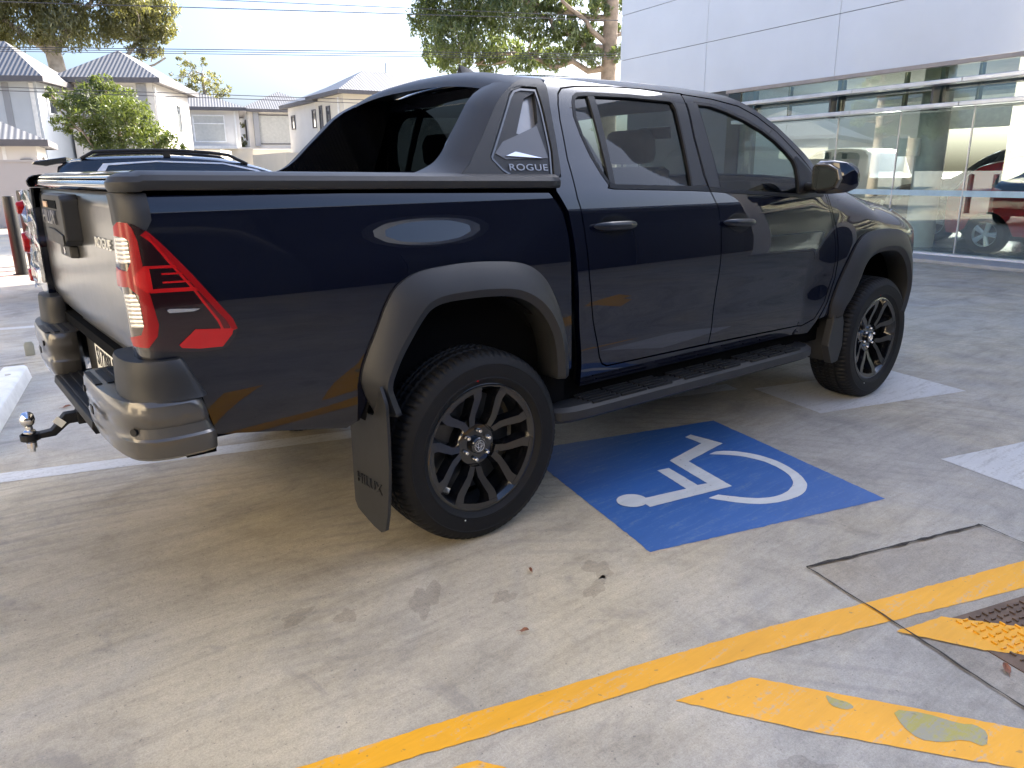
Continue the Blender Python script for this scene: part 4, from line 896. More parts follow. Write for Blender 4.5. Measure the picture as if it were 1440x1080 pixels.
    def ell(cx,cz,a,b,w_,y,n=36):
        em.grid([[(cx+(a+d)*math.cos(t),y-h,cz+(b+d)*math.sin(t)) for t in np.linspace(0,2*math.pi,n,endpoint=False)] for d,h in ((-w_,0),(-w_*.5,.0015),(w_*.5,.0015),(w_,0))],closed=True)
    ell(0,0,.0225,.0265 if False else .0225,.0016,-.0845); ell(0,.0035,.0165,.0085,.0014,-.0848); ell(0,0,.0070,.0185,.0014,-.0851)
    em.build('hub_emblem',CHROME,hub,smooth=50)
    for (r_,a,c_) in ((.283,rd(97),REDB),(.292,rd(-112),PLATE)):
        mk=MB(); mk.lathe([(0,-.1322),(.0032,-.1322),(.0032,-.131)],10,'y',(r_*math.cos(a),0,r_*math.sin(a))); mk.build('balance_dot',c_,W)
    return W
W0=build_wheel(); W0.location=(0,-.853,.382)
for (x,y,rz,rot) in ((3.085,-.853,0,.55),(0,.853,math.pi,.2),(3.085,.853,math.pi,.9)):
    c=copy_tree(W0,T); c.location=(x,y,.382); c.rotation_euler=(0,0,rz) if x==0 else (0,rot*(0 if rz==0 else 1),rz)
# ---- sports bar ----
so_=[(-.20,1.405),(-.10,1.398),(-.031,1.402),(.005,1.420),(.045,1.447),(.071,1.478),(.139,1.548),(.19,1.607),(.244,1.668),(.285,1.703),(.330,1.735),(.385,1.765),(.45,1.785),(.55,1.795),(.553,1.768),(.528,1.677),(.508,1.536),(.490,1.420),(.450,1.372),(-.20,1.385)]
ins=D['insert_rim']; ins=[(.497,1.757),(.40,1.757),(.358,1.745),(.325,1.716),(.148,1.482),(.150,1.462),(.19,1.418),(.235,1.392),(.448,1.380),(.478,1.50),(.492,1.65)]
for s_ in (0,1):
    sg=((1,),(-1,))[s_]
    SBs=panel('sports_bar_side',msail,so_,MATTE,T,holes=[inset(ins,.004)],off=.002,depth=.03,sp=.025,sides=sg,sm=0)[0]
    IP=panel('sail_insert',msail,inset(ins,.008),MATTE,SBs,holes=[D['scoop']],off=-.006,depth=.02,sp=.02,sides=sg)[0]
    panel('insert_border',msail,inset(ins,.012),GBLK,SBs,holes=[inset(ins,.020)],off=-.002,depth=.008,sp=.03,sides=sg)
    panel('scoop_back',msail,inset(D['scoop'],-.004),LEDW if False else P('pale_reflector_grey',(.30,.29,.28),.25,.2,.5),IP,off=-.030,depth=.002,sp=.03,sides=sg)
    panel('lower_fin',msail,[(.228,1.480),(.281,1.496),(.41,1.472)],LEDW,IP,off=.004,depth=.02,sp=.02,sides=sg)
    panel('scoop_floor',msail,[(.185,1.492),(.235,1.535),(.30,1.556),(.43,1.60),(.445,1.475),(.228,1.470)],SATIN,IP,off=-.003,depth=.004,sp=.03,sides=sg)
    ab=(.19,.29,.40) 
    if s_==0: text('badge','ROGUE',.036,SILV,IP,frame((.330,-(SC(.3,1.437)+.0095),1.437),(1,0,-.012),(0,.30,1)),.001,1.55,space=1.1)
# crossbar over the cab back
m_=MB(); rows=[]
for t in np.linspace(-1,1,33):
    hz=.072*(1-abs(t)**2.6); sec=[(.318,1.715),(.335,1.738),(.375,1.762),(.45,1.784),(.548,1.790),(.548,1.772),(.45,1.760),(.36,1.735)]
    rows.append([(x_,t*(SC(.4,z_)+.013),z_+hz-(.018 if x_>.5 else 0)*(1-abs(t)**2.6)) for x_,z_ in sec])
m_.grid(rows,closed=True); m_.f+=[tuple(range(8)),tuple(range(256,264))]; m_.m+=[0,0]; m_.build('sports_bar_hoop',MATTE,T,smooth=38)
for sg in (1,-1):
    mi_=lambda u_,z:(u_,-(SC(u_,z)-.150),z)
    mi_=lambda u_,z:(u_,-(SC(u_,z)-.128),z)
    inn=[(-.20,1.41),(-.14,1.415),(-.085,1.43),(-.02,1.455),(.03,1.493),(.09,1.56),(.163,1.635),(.215,1.69),(.265,1.727),(.34,1.765)]
    panel('sail_inner_face',mi_,inn+[(.45,1.785),(.545,1.79),(.528,1.677),(.508,1.536),(.490,1.420),(.47,1.39),(-.20,1.39)],GBLK,T,off=.0,depth=.003,sp=.05,sides=(sg,),back=True)
    ou=resample(chaikin([(-.20,1.400),(-.10,1.398),(-.031,1.402),(.005,1.420),(.045,1.447),(.071,1.478),(.139,1.548),(.19,1.607),(.244,1.668),(.285,1.703),(.330,1.735),(.385,1.765)],2,False),40); ii=resample(chaikin(inn,2,False),40)
    rows=[]
    for f_ in (0,.06,.3,.6,.9,1):
        rw_=[]
        for a_,b_ in zip(ou,ii):
            p0=Vector(msail(*a_))+Vector((0,0,.001)); p1=Vector(mi_(*b_)); q_=p0.lerp(p1,f_)+Vector((-.012*math.sin(math.pi*f_),0,.006*math.sin(math.pi*f_))); rw_.append((q_.x,q_.y*sg,q_.z))
        rows.append(rw_)
    m_=MB(); m_.grid(rows); m_.build('sail_fairing',MATTE,T,smooth=40)
# shark fin aerial
m_=MB(); m_.grid([[(x,w_*s_,z) for s_,z in ((-1,z0),(-.55,z0+.45*h),(0,z0+h),(.55,z0+.45*h),(1,z0))] for x,w_,z0,h in ((.60,.030,1.868,.052),(.62,.032,1.868,.05),(.66,.030,1.868,.038),(.71,.022,1.868,.018),(.75,.008,1.868,.004))]); m_.f.append((0,1,2,3,4)); m_.m.append(0); m_.build('roof_aerial',BLK,T,smooth=50)
# ---------------- showroom ----------------
PANEL=P('white_composite_cladding',(.60,.64,.70),.24,0,.5,var=.05,vs=.5,coatr=.08,rvar=.06,bs=.25,bscale=1.3,bdist=.02)
DGREY=P('dark_grey_cladding',(.055,.060,.072),.4,0,.2)
ALU=P('silver_aluminium',(.62,.62,.63),.3,.5,.2)
FLOOR=P('showroom_floor_tile',(.34,.34,.33),.25,0,.3)
INT=P('showroom_white_wall',(.58,.59,.58),.7)
S0=empty('showroom_building',(11.597,2.615,0),4.5402824,'white-clad dealership showroom with glass front and silver sunshade blades','building')
def sbox(n,b,mat,par=None,bev=0,lab=None):
    m_=MB(); m_.box(*b); o_=m_.build(n,mat,par or S0,bevel=bev)
    if lab: o_['label']=lab
    return o_
s0,s1=-8.42,9.0
# cladding panels with open joints
ss=[s0]+[-5.34+3.37*k for k in range(0,4)]+[s1]; zz=[3.02,4.05,5.07,6.1,7.1,8.2,9.3,10.4]
sbox('fascia_core',(s0+.02,s1-.02,.03,.40,3.06,10.38),DGREY)
for i in range(len(ss)-1):
    for j in range(len(zz)-1):
        sbox('cladding_panel',(ss[i]+.006,ss[i+1]-.006,-.012,.026,zz[j]+.006,zz[j+1]-.006),PANEL)
sbox('side_wall',(s0,s0+.25,.41,12,0,10.38),PANEL); sbox('back_wall',(s0+.3,s1,12,12.3,2.6,5.0),INT); sbox('end_wall',(s1,s1+.3,-.01,12.3,0,9.28),PANEL)
[sbox('ceiling',(s0+.3,s1,a_,b_,3.30,3.42),INT) for a_,b_ in ((.45,5.6),(9.6,11.95))]; sbox('roof_slab',(s0+.3,s1,.45,11.95,10.0,10.2),DGREY); sbox('showroom_floor',(s0+.3,s1,.12,11.95,.02,.09),FLOOR)  # ceiling gap and open back wall, shaped to let sun onto floor and cars
sbox('dark_wall',(s0+.26,-4.62,.06,.36,0,3.05),DGREY)
sbox('dark_pier',(-4.60,-4.25,.0,.36,.0,3.055),GBLK)
sbox('soffit_strip',(-4.62,s1,-.06,.03,2.955,3.018),P('soffit_taupe',(.30,.27,.25),.5))
sbox('threshold',(-4.24,s1,-.06,.10,0,.085),P('white_frame',(.72,.72,.72),.4),bev=.004)
sm=[-3.75,-3.0,-1.80,-.57,.66,1.86,3.06,4.26,5.46,6.66,7.86]
xs=[-4.24]+sm[1:]+[s1]
for i in range(len(xs)-1): sbox('glass_pane',(xs[i]+.004,xs[i+1]-.004,.02,.032,.09,2.95),SHOWG)
for x in (-4.20,-3.9,-1.87,.06,2.0,3.9,5.9): sbox('window_post',(x-.035,x+.035,.034,.12,2.33 if x>-3 else .09,2.95),DGREY)
for x in sm[2:]: sbox('glass_seal',(x-.008,x+.008,.012,.04,.09,2.33),ALU)
BRN=P('bronze_frame',(.09,.075,.065),.5)
for x in sm[1:]: sbox('upper_frame',(x-.03,x+.03,.034,.10,2.375,2.945),BRN)
sbox('upper_beam',(-4.22,s1,.101,.22,2.60,2.78),BRN)
sbox('transom',(-4.22,s1,.034,.09,2.32,2.37),DGREY)
for i in range(len(xs)-1): sbox('frosted_band',(xs[i]+.01,xs[i+1]-.01,.012,.018,.985,1.075),P('frosted_blue_film',(.42,.56,.62),.5) if i==0 else bpy.data.materials['frosted_blue_film'])
for z in (2.655,2.315):
    for a,b in ((-4.05,-1.24),(-1.23,.66),(.67,3.4),(3.41,6.2),(6.21,8.9)): sbox('sunshade_blade',(a,b,-.42,-.16,z,z+.065),ALU,bev=.01)
for x in (-3.9,-1.87,.06,2.0,3.9,5.9): sbox('blade_bracket',(x-.02,x+.02,-.17,-.013,2.30,2.75),DGREY)
m_=MB()
for x in (-.45,): m_.lathe([(.235,.09),(.235,3.3)],40,'z',(x,.75,0))
m_.build('round_column',P('pale_column',(.55,.57,.58),.4),S0,smooth=50)
m_=MB(); m_.lathe([(.235,.09),(.235,3.3)],40,'z',(5.0,.75,0)); m_.build('round_column',bpy.data.materials['pale_column'],S0,smooth=50)
sbox('light_switch_box',(-.85,-.45,.40,.47,1.62,1.92),WHITEP,bev=.01)
for x in (-8.0,-4.9,-1.8,1.3,4.4,7.5): sbox('rear_pier',(x,x+.35,12,12.3,0,3.19),INT)
sbox('rear_low_wall',(s0+.3,s1,12.31,12.4,0,1.0),INT)
sbox('interior_desk',(-3.2,-2.0,9.0,9.8,.09,1.1),DGREY,bev=.01)
def inS(x,y,z=0): 
    c,s_=math.cos(4.5402824),math.sin(4.5402824); return (11.597+c*x-s_*y,2.615+s_*x+c*y,z)
# pavement strip in front of showroom
m_=MB(); m_.prism([(-9,-.75),(9,-.75),(9,-.02),(-9,-.02)],'z',0.0,.055); o=m_.build('footpath',P('footpath_concrete',(.38,.37,.35),.8,var=.15,vs=5,bs=.3),None,bevel=.01); o.location=(11.597,2.615,0); o.rotation_euler=(0,0,4.5402824); tag(o,'low concrete footpath edge in front of the showroom glass',None,None,'structure')
# speed sign
p0=inS(-.66,1.25,.09); sg=empty('speed_sign',p0,rd(-8),'small white speed sign with red ring on a thin post behind glass','sign')
sg.rotation_euler=(0,0,rd(-98)+math.pi/2)
m_=MB(); m_.tube([(0,0,0),(0,0,1.55)],.018,10); m_.build('post',ALU,sg)
m_=MB(); m_.box(-.025,-.019,-.14,.14,1.56,2.0); pl=m_.build('sign_plate',WHITEP,sg,bevel=.002)
m_=MB(); m_.lathe([(.085,-.029),(.115,-.029),(.115,-.0255),(.085,-.0255)],36,'x',(0,0,1.80),close=True); m_.build('red_ring',REDB,pl,smooth=40)
text('speed_number','50',.12,PBLK,pl,frame((-.028,0,1.80),(0,-1,0),(0,0,1)),.001)
# ---------------- generic cars ----------------
def pl_(t,x): return float(np.interp(x,[a for a,_ in t],[b for _,b in t]))
def car(name,label,cat,loc_,rz,L,W,roof,belt,paint,glassm,wheels,wr,win,tub=None,rails=None,spoiler=False,group=None,chrome=False,plan=None,lamps=True,rimc=None):
    """roof/belt: height lines over x (0 rear .. L front)"""
    c=empty(name,loc_,rz,label,cat,group)
    rf=pchip(roof); bl=pchip(belt); w2=W/2
    def wx(x): 
        k=1.0
        if x<.5: k-=.16*((.5-x)/.5)**2.2
        if x>L-.8: k-=.30*((x-L+.8)/.8)**2.2
        return w2*k
    def sect(x,z):
        b=bl(x); r_=rf(x); w_=wx(x)
        if z<=b:
            t=(z-.25)/(b-.25); return w_*(.90+.10*math.sin(min(max(t,0),1)*math.pi*.75)/1.0) if t<.667 else w_*(.97+.03*math.cos((t-.667)/.333*math.pi/2))
        t=(z-b)/max(r_-b,.02); return w_*.97-(.22 if r_-b>.2 else .22*(r_-b)/.2+.0)*t**1.15*w2*1.05
    mcar=lambda u_,z:(u_,-sect(u_,z),z)
    rows=[]
    xs=sorted(set([0,.03,.10,.25,L-.03,L-.12,L-.3,L]+list(np.linspace(.4,L-.4,44))))
    arches=[(wx_,wr*1.16) for wx_ in wheels]
    def zbot(x):
        z=.30
        for cx,r_ in arches:
            d=abs(x-cx)
            if d<r_: z=max(z,wr+math.sqrt(r_*r_-d*d)*.98)
        return z
    for x in xs:
        zb=zbot(x); b=bl(x); r_=rf(x)
        if x in (0,L): zb=max(zb,.42)
        Z=[zb+(b-zb)*t for t in (0,.25,.5,.75,1)]+[b+(r_-b)*t for t in (.3,.6,.82,.93)]
        half=[(sect(x,z),z) for z in Z]; yt=half[-1][0]
        half+= [(yt*.93,r_-.012*min(1,(r_-b)*4)),(yt*.7,r_),(yt*.35,r_+.012),(0,r_+.015)]
        row=[(x,-y,z) for y,z in half]+[(x,y,z) for y,z in half[::-1][1:]]
        rows.append(row)
    m_=MB(); m_.grid(rows); n=len(rows[0]); m_.f+=[tuple(range(n)),tuple(range((len(rows)-1)*n,len(rows)*n))]; m_.m+=[0,0]
    B=m_.build('body',paint,c,smooth=35)
    m_=MB(); m_.box(.3,L-.3,-w2*.8,w2*.8,.22,.5); m_.build('underbody',UNDER,c)
    for sd in (1,-1):
        for k,wn in enumerate(win): panel('side_window',mcar,wn,glassm,B,off=.006,depth=.01,sp=.08,sm=1,sides=(sd,))
        if chrome: panel('chrome_strip',mcar,chrome,ALU,B,off=.010,depth=.008,sp=.08,sides=(sd,))
    for cx in wheels:
        for sd in (1,-1):
            m_=MB(); m_.lathe([(wr*.62,-.10),(wr*.80,-.11),(wr*.95,-.10),(wr,-.075),(wr,.075),(wr*.95,.10),(wr*.62,.10)],36,'y'); t_=m_.build('wheel',RUB,c,smooth=35); t_.location=(cx,-(w2-.10)*sd,wr); t_.rotation_euler=(0,0,0 if sd==1 else math.pi)
            m_=MB(); m_.lathe([(wr*.64,-.085),(wr*.60,-.095),(wr*.55,-.06)],36,'y')
            for q in range(5):
                a=2*math.pi*q/5; 
                for da in (-.13,.13): m_.tube([(.03*math.cos(a),-.07,.03*math.sin(a)),(wr*.60*math.cos(a+da),-.088,wr*.60*math.sin(a+da))],[.03,.022],6)
            m_.lathe([(0,-.085),(.05,-.08),(.06,-.06)],16,'y'); m_.build('rim',rimc or ALU,t_,smooth=35)
            m_=MB(); m_.lathe([(0,-.03),(wr*.62,-.03)],30,'y'); m_.build('brake_shadow_disc',UNDER,t_)
    if rails:
        for sd in (1,-1):
            x0,x1=rails; pts=[(x0,-w2*.70*sd,rf(x0)-.01)]+[(x,-w2*.70*sd,rf(x)+.055) for x in np.linspace(x0+.14,x1-.22,8)]+[(x1,-w2*.70*sd,rf(x1)-.01)]
            m_=MB(); m_.tube(pts,.020,8); 
            for x in (x0+.5*(x1-x0),): m_.box(x-.04,x+.04,-w2*.70*sd-.015,-w2*.70*sd+.015,rf(x)-.03,rf(x)+.05)
            m_.build('roof_rail',BLK,c,smooth=40)
    if spoiler:
        m_=MB(); m_.prism([(-.16,rf(.12)+.0),(-.13,rf(.12)+.035),(.20,rf(.25)+.03),(.20,rf(.25)-.03),(-.02,rf(.12)-.02)],'y',-w2*.62,w2*.62); m_.build('roof_spoiler',paint,c,bevel=.01)
    if lamps:
        for sd in (1,-1):
            for (x,mt,nm,z0,z1) in ((.05,REDL,'tail_light',bl(.1)-.25,bl(.1)-.02),(L-.10,HEADL,'headlight',bl(L-.3)-.20,bl(L-.3)-.04)):
                xa,xb=(x-.03,x+.25) if x<1 else (x-.38,x+.06)
                panel(nm,mcar,[(xa,z0),(xb,z0+.03),(xb,z1),(xa,z1)],mt,c,off=.008,depth=.02,sp=.05,sm=1,sides=(sd,))
        m_=MB(); m_.prism([(-w2*.55,bl(0)-.02),(w2*.55,bl(0)-.02),(w2*.50,rf(.12)-.12),(-w2*.50,rf(.12)-.12)],'x',-.012,-.004)
        if rf(.12)-bl(0)>.3: m_.build('rear_glass',glassm,B)
    return c,mcar
GS=P('car_window_black',(.012,.016,.022),.05,0,.6)
GLS=glass('car_clear_glass',(.45,.55,.55),1.3,1.5)
NAVG=P('slate_blue_paint',(.006,.008,.013),.25,.2,1.0,var=.04)
WPNT=P('white_car_paint',(.72,.73,.72),.25,0,1.0,var=.02)
SPNT=P('silver_white_paint',(.60,.61,.60),.25,.2,1.0,var=.02)
DPNT=P('charcoal_car_paint',(.02,.02,.022),.25,.1,1.0)
RPNT=P('red_car_paint',(.42,.012,.012),.25,.1,1.0)
# neighbour SUV
suv_r=[(0,1.24),(.10,1.54),(.22,1.605),(.55,1.645),(1.2,1.66),(1.8,1.63),(2.2,1.56),(2.5,1.47),(3.0,1.22),(3.3,1.12),(3.8,1.05),(4.1,.95),(4.25,.78)]
suv_b=[(0,1.02),(1.0,1.06),(2.5,1.06),(3.0,1.06),(3.3,1.05),(3.8,1.0),(4.1,.88),(4.25,.70)]
c,_m=car('parked_suv','slate blue SUV with black roof rails, only its roof showing over the tray','SUV',(-.08,7.78,0),rd(-13),4.25,1.80,suv_r,suv_b,NAVG,GS,(.80,3.35),.36,
  [[(.62,1.12),(.60,1.40),(.70,1.52),(1.05,1.555),(1.16,1.56),(1.16,1.12)],[(1.22,1.12),(1.22,1.56),(1.85,1.53),(1.88,1.12)],[(1.95,1.12),(1.92,1.52),(2.25,1.45),(2.66,1.24),(2.76,1.12)]],rails=(.35,2.2),spoiler=True,
  chrome=[(.48,1.10),(.46,1.42),(.58,1.56),(1.15,1.592),(1.9,1.565),(2.30,1.48),(2.76,1.25),(2.74,1.237),(2.27,1.465),(1.9,1.548),(1.15,1.576),(.63,1.54),(.55,1.41),(.58,1.10)])
ute_r=[(0,1.10),(.06,1.13),(1.45,1.13),(1.62,1.14),(1.72,1.60),(1.95,1.80),(2.6,1.84),(3.2,1.80),(3.55,1.66),(4.1,1.24),(4.4,1.19),(5.0,1.10),(5.25,.90)]
ute_b=[(0,1.05),(1.5,1.10),(3.9,1.14),(4.3,1.12),(5.0,1.03),(5.25,.82)]
utw=[[(1.92,1.20),(1.95,1.62),(2.08,1.72),(2.75,1.74),(2.75,1.20)],[(2.85,1.20),(2.85,1.74),(3.2,1.71),(3.50,1.60),(3.9,1.27),(3.92,1.20)]]
p_=inS(-2.8,5.3,.09); car('display_truck','white double cab truck standing side on behind the showroom glass','pickup truck',p_,4.5402824+math.pi,5.3,1.86,ute_r,ute_b,WPNT,GLS,(1.15,4.2),.39,utw)
p_=inS(3.3,2.95,.09); car('display_truck','charcoal truck with white rear side in the showroom behind the round column','pickup truck',p_,4.5402824+math.pi+.12,5.3,1.86,[(a,b*.92) for a,b in ute_r],[(a,b*.92) for a,b in ute_b],DPNT,GS,(1.15,4.2),.38,[[(x,z*.92) for x,z in w_] for w_ in utw])
m=empty('tub_cover',inS(1.1,1.2,.09)) if False else None
hat_r=[(0,.95),(.12,1.15),(.45,1.38),(.9,1.46),(1.8,1.47),(2.4,1.38),(3.1,1.0),(3.7,.88),(4.0,.68)]
hat_b=[(0,.88),(1.0,.92),(2.9,.92),(3.6,.84),(4.0,.62)]
haw=[[(.70,.98),(.80,1.30),(1.1,1.37),(1.55,1.38),(1.55,.98)],[(1.63,.98),(1.63,1.38),(2.1,1.33),(2.75,1.03),(2.8,.98)]]
p_=inS(.15,1.15,.09); car('display_hatchback','small red hatchback at the right edge behind the showroom glass','car',p_,4.5402824+.03,4.0,1.74,hat_r,hat_b,RPNT,GS,(.75,3.25),.31,haw)
p_=inS(2.4,5.3,.09); car('display_hatchback','red car deep in the showroom behind the charcoal truck','car',p_,4.5402824+math.pi-.3,4.0,1.74,hat_r,hat_b,RPNT,GS,(.75,3.25),.31,haw)
# ---------------- houses ----------------
def corr():
    m,n,o=nmat('corrugated_roof_sheet'); b=N(n,'BsdfPrincipled'); tc=N(n,'TexCoord'); se=N(n,'SeparateXYZ'); n.links.new(tc.outputs['Object'],se.inputs[0])
    sn=N(n,'SeparateXYZ'); n.links.new(tc.outputs['Normal'],sn.inputs[0])
    g_=mth(n,'GREATER_THAN',mth(n,'ABSOLUTE',sn.outputs[0]),mth(n,'ABSOLUTE',sn.outputs[1]))
    v=N(n,'Mix'); v.data_type='FLOAT'; n.links.new(g_,v.inputs[0]); n.links.new(se.outputs[0],v.inputs[2]); n.links.new(se.outputs[1],v.inputs[3])
    s_=mth(n,'SINE',mth(n,'MULTIPLY',v.outputs[0],2*math.pi/.17)); s2=mth(n,'MULTIPLY_ADD',s_,.5,.5)
    n.links.new(ramp(n,s2,[(.1,(.14,.138,.138)),(.55,(.20,.198,.196))]),b.inputs['Base Color']); b.inputs['Roughness'].default_value=.45; b.inputs['Metallic'].default_value=.2
    n.links.new(bump(n,s2,.5,.03),b.inputs['Normal']); n.links.new(b.outputs[0],o.inputs[0]); return m
CORR=corr()
WW=P('white_render',(.60,.58,.55),.85,var=.04,vs=1); CW=P('cream_render',(.60,.555,.47),.85,var=.04,vs=1); BW=P('pale_grey_weatherboard',(.44,.47,.50),.8,var=.05,vs=1); GW=P('grey_render',(.27,.28,.30),.85,var=.05,vs=1)
FAS=P('dark_fascia',(.10,.095,.10),.6); WINB=P('house_window_glass',(.05,.06,.07),.06,0,.8); CURT=P('curtained_window',(.42,.42,.39),.35,0,.5,var=.1); GAR=P('garage_door_taupe',(.32,.29,.27),.6); WFR=P('white_window_frame',(.72,.72,.70),.5); PINK=P('pinkish_rendered_wall',(.46,.42,.41),.85,var=.04,vs=1)
def hip(m_,x0,x1,y0,y1,ze,zr,mi):
    dx=x1-x0;dy=y1-y0
    if dx>dy: r1=(x0+dy/2,(y0+y1)/2,zr); r2=(x1-dy/2,(y0+y1)/2,zr)
    else: r1=((x0+x1)/2,y0+dx/2,zr); r2=((x0+x1)/2,y1-dx/2,zr)
    v=[(x0,y0,ze),(x1,y0,ze),(x1,y1,ze),(x0,y1,ze),r1,r2]
    F=[(0,1,5,4),(1,2,5),(2,3,4,5),(3,0,4)] if dx>dy else [(0,1,4),(1,2,5,4),(2,3,5),(3,0,4,5)]
    m_.add(v,F,mi)
def house(label,loc_,rz,vols,wins,extras=(),group=None):
    h=empty('house',loc_,rz,label,'house',group)
    for (x0,x1,y0,y1,z0,z1,mt,rise,ov) in vols:
        m_=MB(); m_.box(x0,x1,y0,y1,z0,z1); W_=m_.build('wall',mt,h)
        if rise:
            m_=MB(); hip(m_,x0-ov,x1+ov,y0-ov,y1+ov,z1+.16,z1+.16+rise,0); m_.build('roof',CORR,h)
            m_=MB(); a,b,c_,d=x0-ov-.03,x1+ov+.03,y0-ov-.03,y1+ov+.03
            m_.box(a,b,c_,c_+.10,z1-.04,z1+.165); m_.box(a,b,d-.10,d,z1-.04,z1+.165); m_.box(a,a+.10,c_+.1,d-.1,z1-.04,z1+.165); m_.box(b-.10,b,c_+.1,d-.1,z1-.04,z1+.165); m_.box(a+.1,b-.1,c_+.1,d-.1,z1+.0,z1+.03); m_.build('gutter',FAS,h)
        elif rise==0:
            m_=MB(); m_.box(x0-.05,x1+.05,y0-.05,y1+.05,z1+.001,z1+.10); m_.build('parapet',mt if mt is not CW else WW,h)
    for (face,a,b,z0,z1,pos,gm,fm,mull) in wins:
        def bx(m_,a,b,z0,z1,d0,d1):
            if face=='f': m_.box(a,b,pos-d1,pos-d0,z0,z1)
            elif face=='r': m_.box(pos+d0,pos+d1,a,b,z0,z1)
            else: m_.box(pos-d1,pos-d0,a,b,z0,z1)
        m_=MB(); bx(m_,a,b,z0,z1,.002,.03); w_=m_.build('window' if gm is not GAR else 'garage_door',gm,h)
        if fm:
            m_=MB(); t=.07
            bx(m_,a-t,b+t,z0-t,z0,.003,.07); bx(m_,a-t,b+t,z1,z1+t,.003,.07); bx(m_,a-t,a,z0,z1,.003,.07); bx(m_,b,b+t,z0,z1,.003,.07)
            for q in mull:
                if q[0]=='v': bx(m_,q[1]-.03,q[1]+.03,z0,z1,.031,.06)
                else: bx(m_,a,b,q[1]-.03,q[1]+.03,.031,.06)
            m_.build('frame',fm,w_)
    for (nm,b_,mt) in extras:
        m_=MB(); m_.box(*b_); m_.build(nm,mt,h)
    return h
# two-storey house with the big corrugated hip roof
house('two storey white house with grey pilasters and corrugated roof behind the round tree',(7.74,33.4,0),rd(-30),
 [(-3.45,0,0,5.8,0,5.25,WW,1.35,.42),],
 [('f',-2.55,-.85,4.05,5.0,0,WINB,WFR,[('v',-1.9),('v',-1.25),('h',4.45)]),('f',-2.5,-1.2,.3,2.3,0,GAR,WFR,[]),('r',3.2,3.9,3.4,4.6,0,WINB,WFR,[])],
 [('pilaster',(-3.05,-2.65,-.05,-.003,2.6,5.2),GW),('pilaster',(-.65,-.25,-.05,-.003,2.6,5.2),GW),('downpipe',(.02,.10,.05,.13,0,5.1),WFR),('porch',(.01,1.8,3.4,6.0,0,2.6),CW)])
# left house
house('pale grey weatherboard house cut by the left edge with light corrugated roof',(3.36,33.0,0),rd(-30),
 [(-9,0,0,3.0,0,5.0,BW,1.5,.45),(-4,.9,3.02,6,0,4.7,GW,1.0,.3)],
 [('f',-3.1,-1.9,3.5,4.5,0,CURT,WFR,[]),('f',-6.3,-4.9,3.5,4.5,0,CURT,WFR,[]),('r',.8,1.5,3.9,4.7,0,WINB,WFR,[])],
 [('corner_board',(-.25,-.10,-.04,-.003,.2,4.95),WFR),('wall_recess',(-1.25,-1.0,-.03,-.003,.2,4.95),GW)])
house('single storey white garage with low grey roof in front of the left house',(2.15,26.3,0),rd(-12),
 [(-7,0,0,3.4,0,2.40,WW,.95,.35)],[('f',-.42,-.22,.9,1.9,0,WINB,FAS,[]),('r',.5,.8,.7,1.9,0,WINB,FAS,[]),('r',1.5,1.9,.5,2.0,0,WINB,FAS,[])],[('corner_post',(-.95,-.85,-.03,-.003,0,2.35),WFR)])
# middle houses
house('cream house with a tall two-part curtained window, centre left of the street',(16.3,47.4,0),rd(-18),
 [(-5.6,0,0,6,0,5.35,WW,1.3,.45),(-7.5,.6,-1.0,-.05,0,3.0,CW,0,0)],
 [('f',-2.7,-.95,3.5,5.0,0,CURT,WFR,[('h',4.55)]),('f',-3.6,-1.0,.1,2.1,-1.0,GAR,None,[])],[('balcony_ledge',(-3.6,-.3,-1.3,-.02,3.0,3.18),WFR),('downpipe',(-.3,-.2,-.1,-.003,3,5.3),WFR)])
house('narrow white house with dark framed square window under a hip roof',(18.9,53.0,0),rd(-14),
 [(0,5.2,0,7,0,5.75,WW,1.5,.5),(-3,6,-1.0,-.05,0,3.1,CW,0,0)],
 [('f',.75,3.1,3.6,5.5,0,CURT,FAS,[]),('l',1.2,1.6,3.9,5.2,0,WINB,FAS,[]),('f',1.2,3.8,.1,2.3,-1.0,GAR,None,[])],[('window_surround',(.35,.72,-.25,-.003,3.4,5.7),GW),('window_surround',(3.13,3.5,-.25,-.003,3.4,5.7),GW)])
house('long white house on the right with two hip roofs and small side windows',(17.9,35.9,0),rd(-4.4),
 [(0,7,0,4.2,0,5.55,CW,1.30,.40),(.15,7,4.21,9.6,0,5.45,WW,1.35,.40),(-2.4,-.02,3.0,9.4,0,2.6,CW,None,0)],
 [('l',2.0,2.4,3.9,5.0,0,WINB,FAS,[]),('l',3.2,3.5,3.3,5.1,0,WINB,FAS,[]),('l',4.6,5.1,4.1,5.0,.15,WINB,FAS,[]),('l',8.4,8.9,4.2,4.9,.15,WINB,FAS,[]),('f',2.2,4.0,4.5,5.2,0,WINB,FAS,[])],[('downpipe',(-.10,-.003,.5,.6,0,5.4),WFR),('antenna_mast',(3.5,3.54,2,2.04,6.8,7.5),STEEL)])
# boundary wall
m_=MB(); m_.box(-9,3.6,-.1,.1,0,1.84); m_.box(-9.03,3.63,-.13,.13,1.841,1.90); o=m_.build('boundary_wall',PINK,None); o.location=(.9,23.7,0); o.rotation_euler=(0,0,rd(-8)); tag(o,'long low pinkish rendered wall behind the bollards','wall')
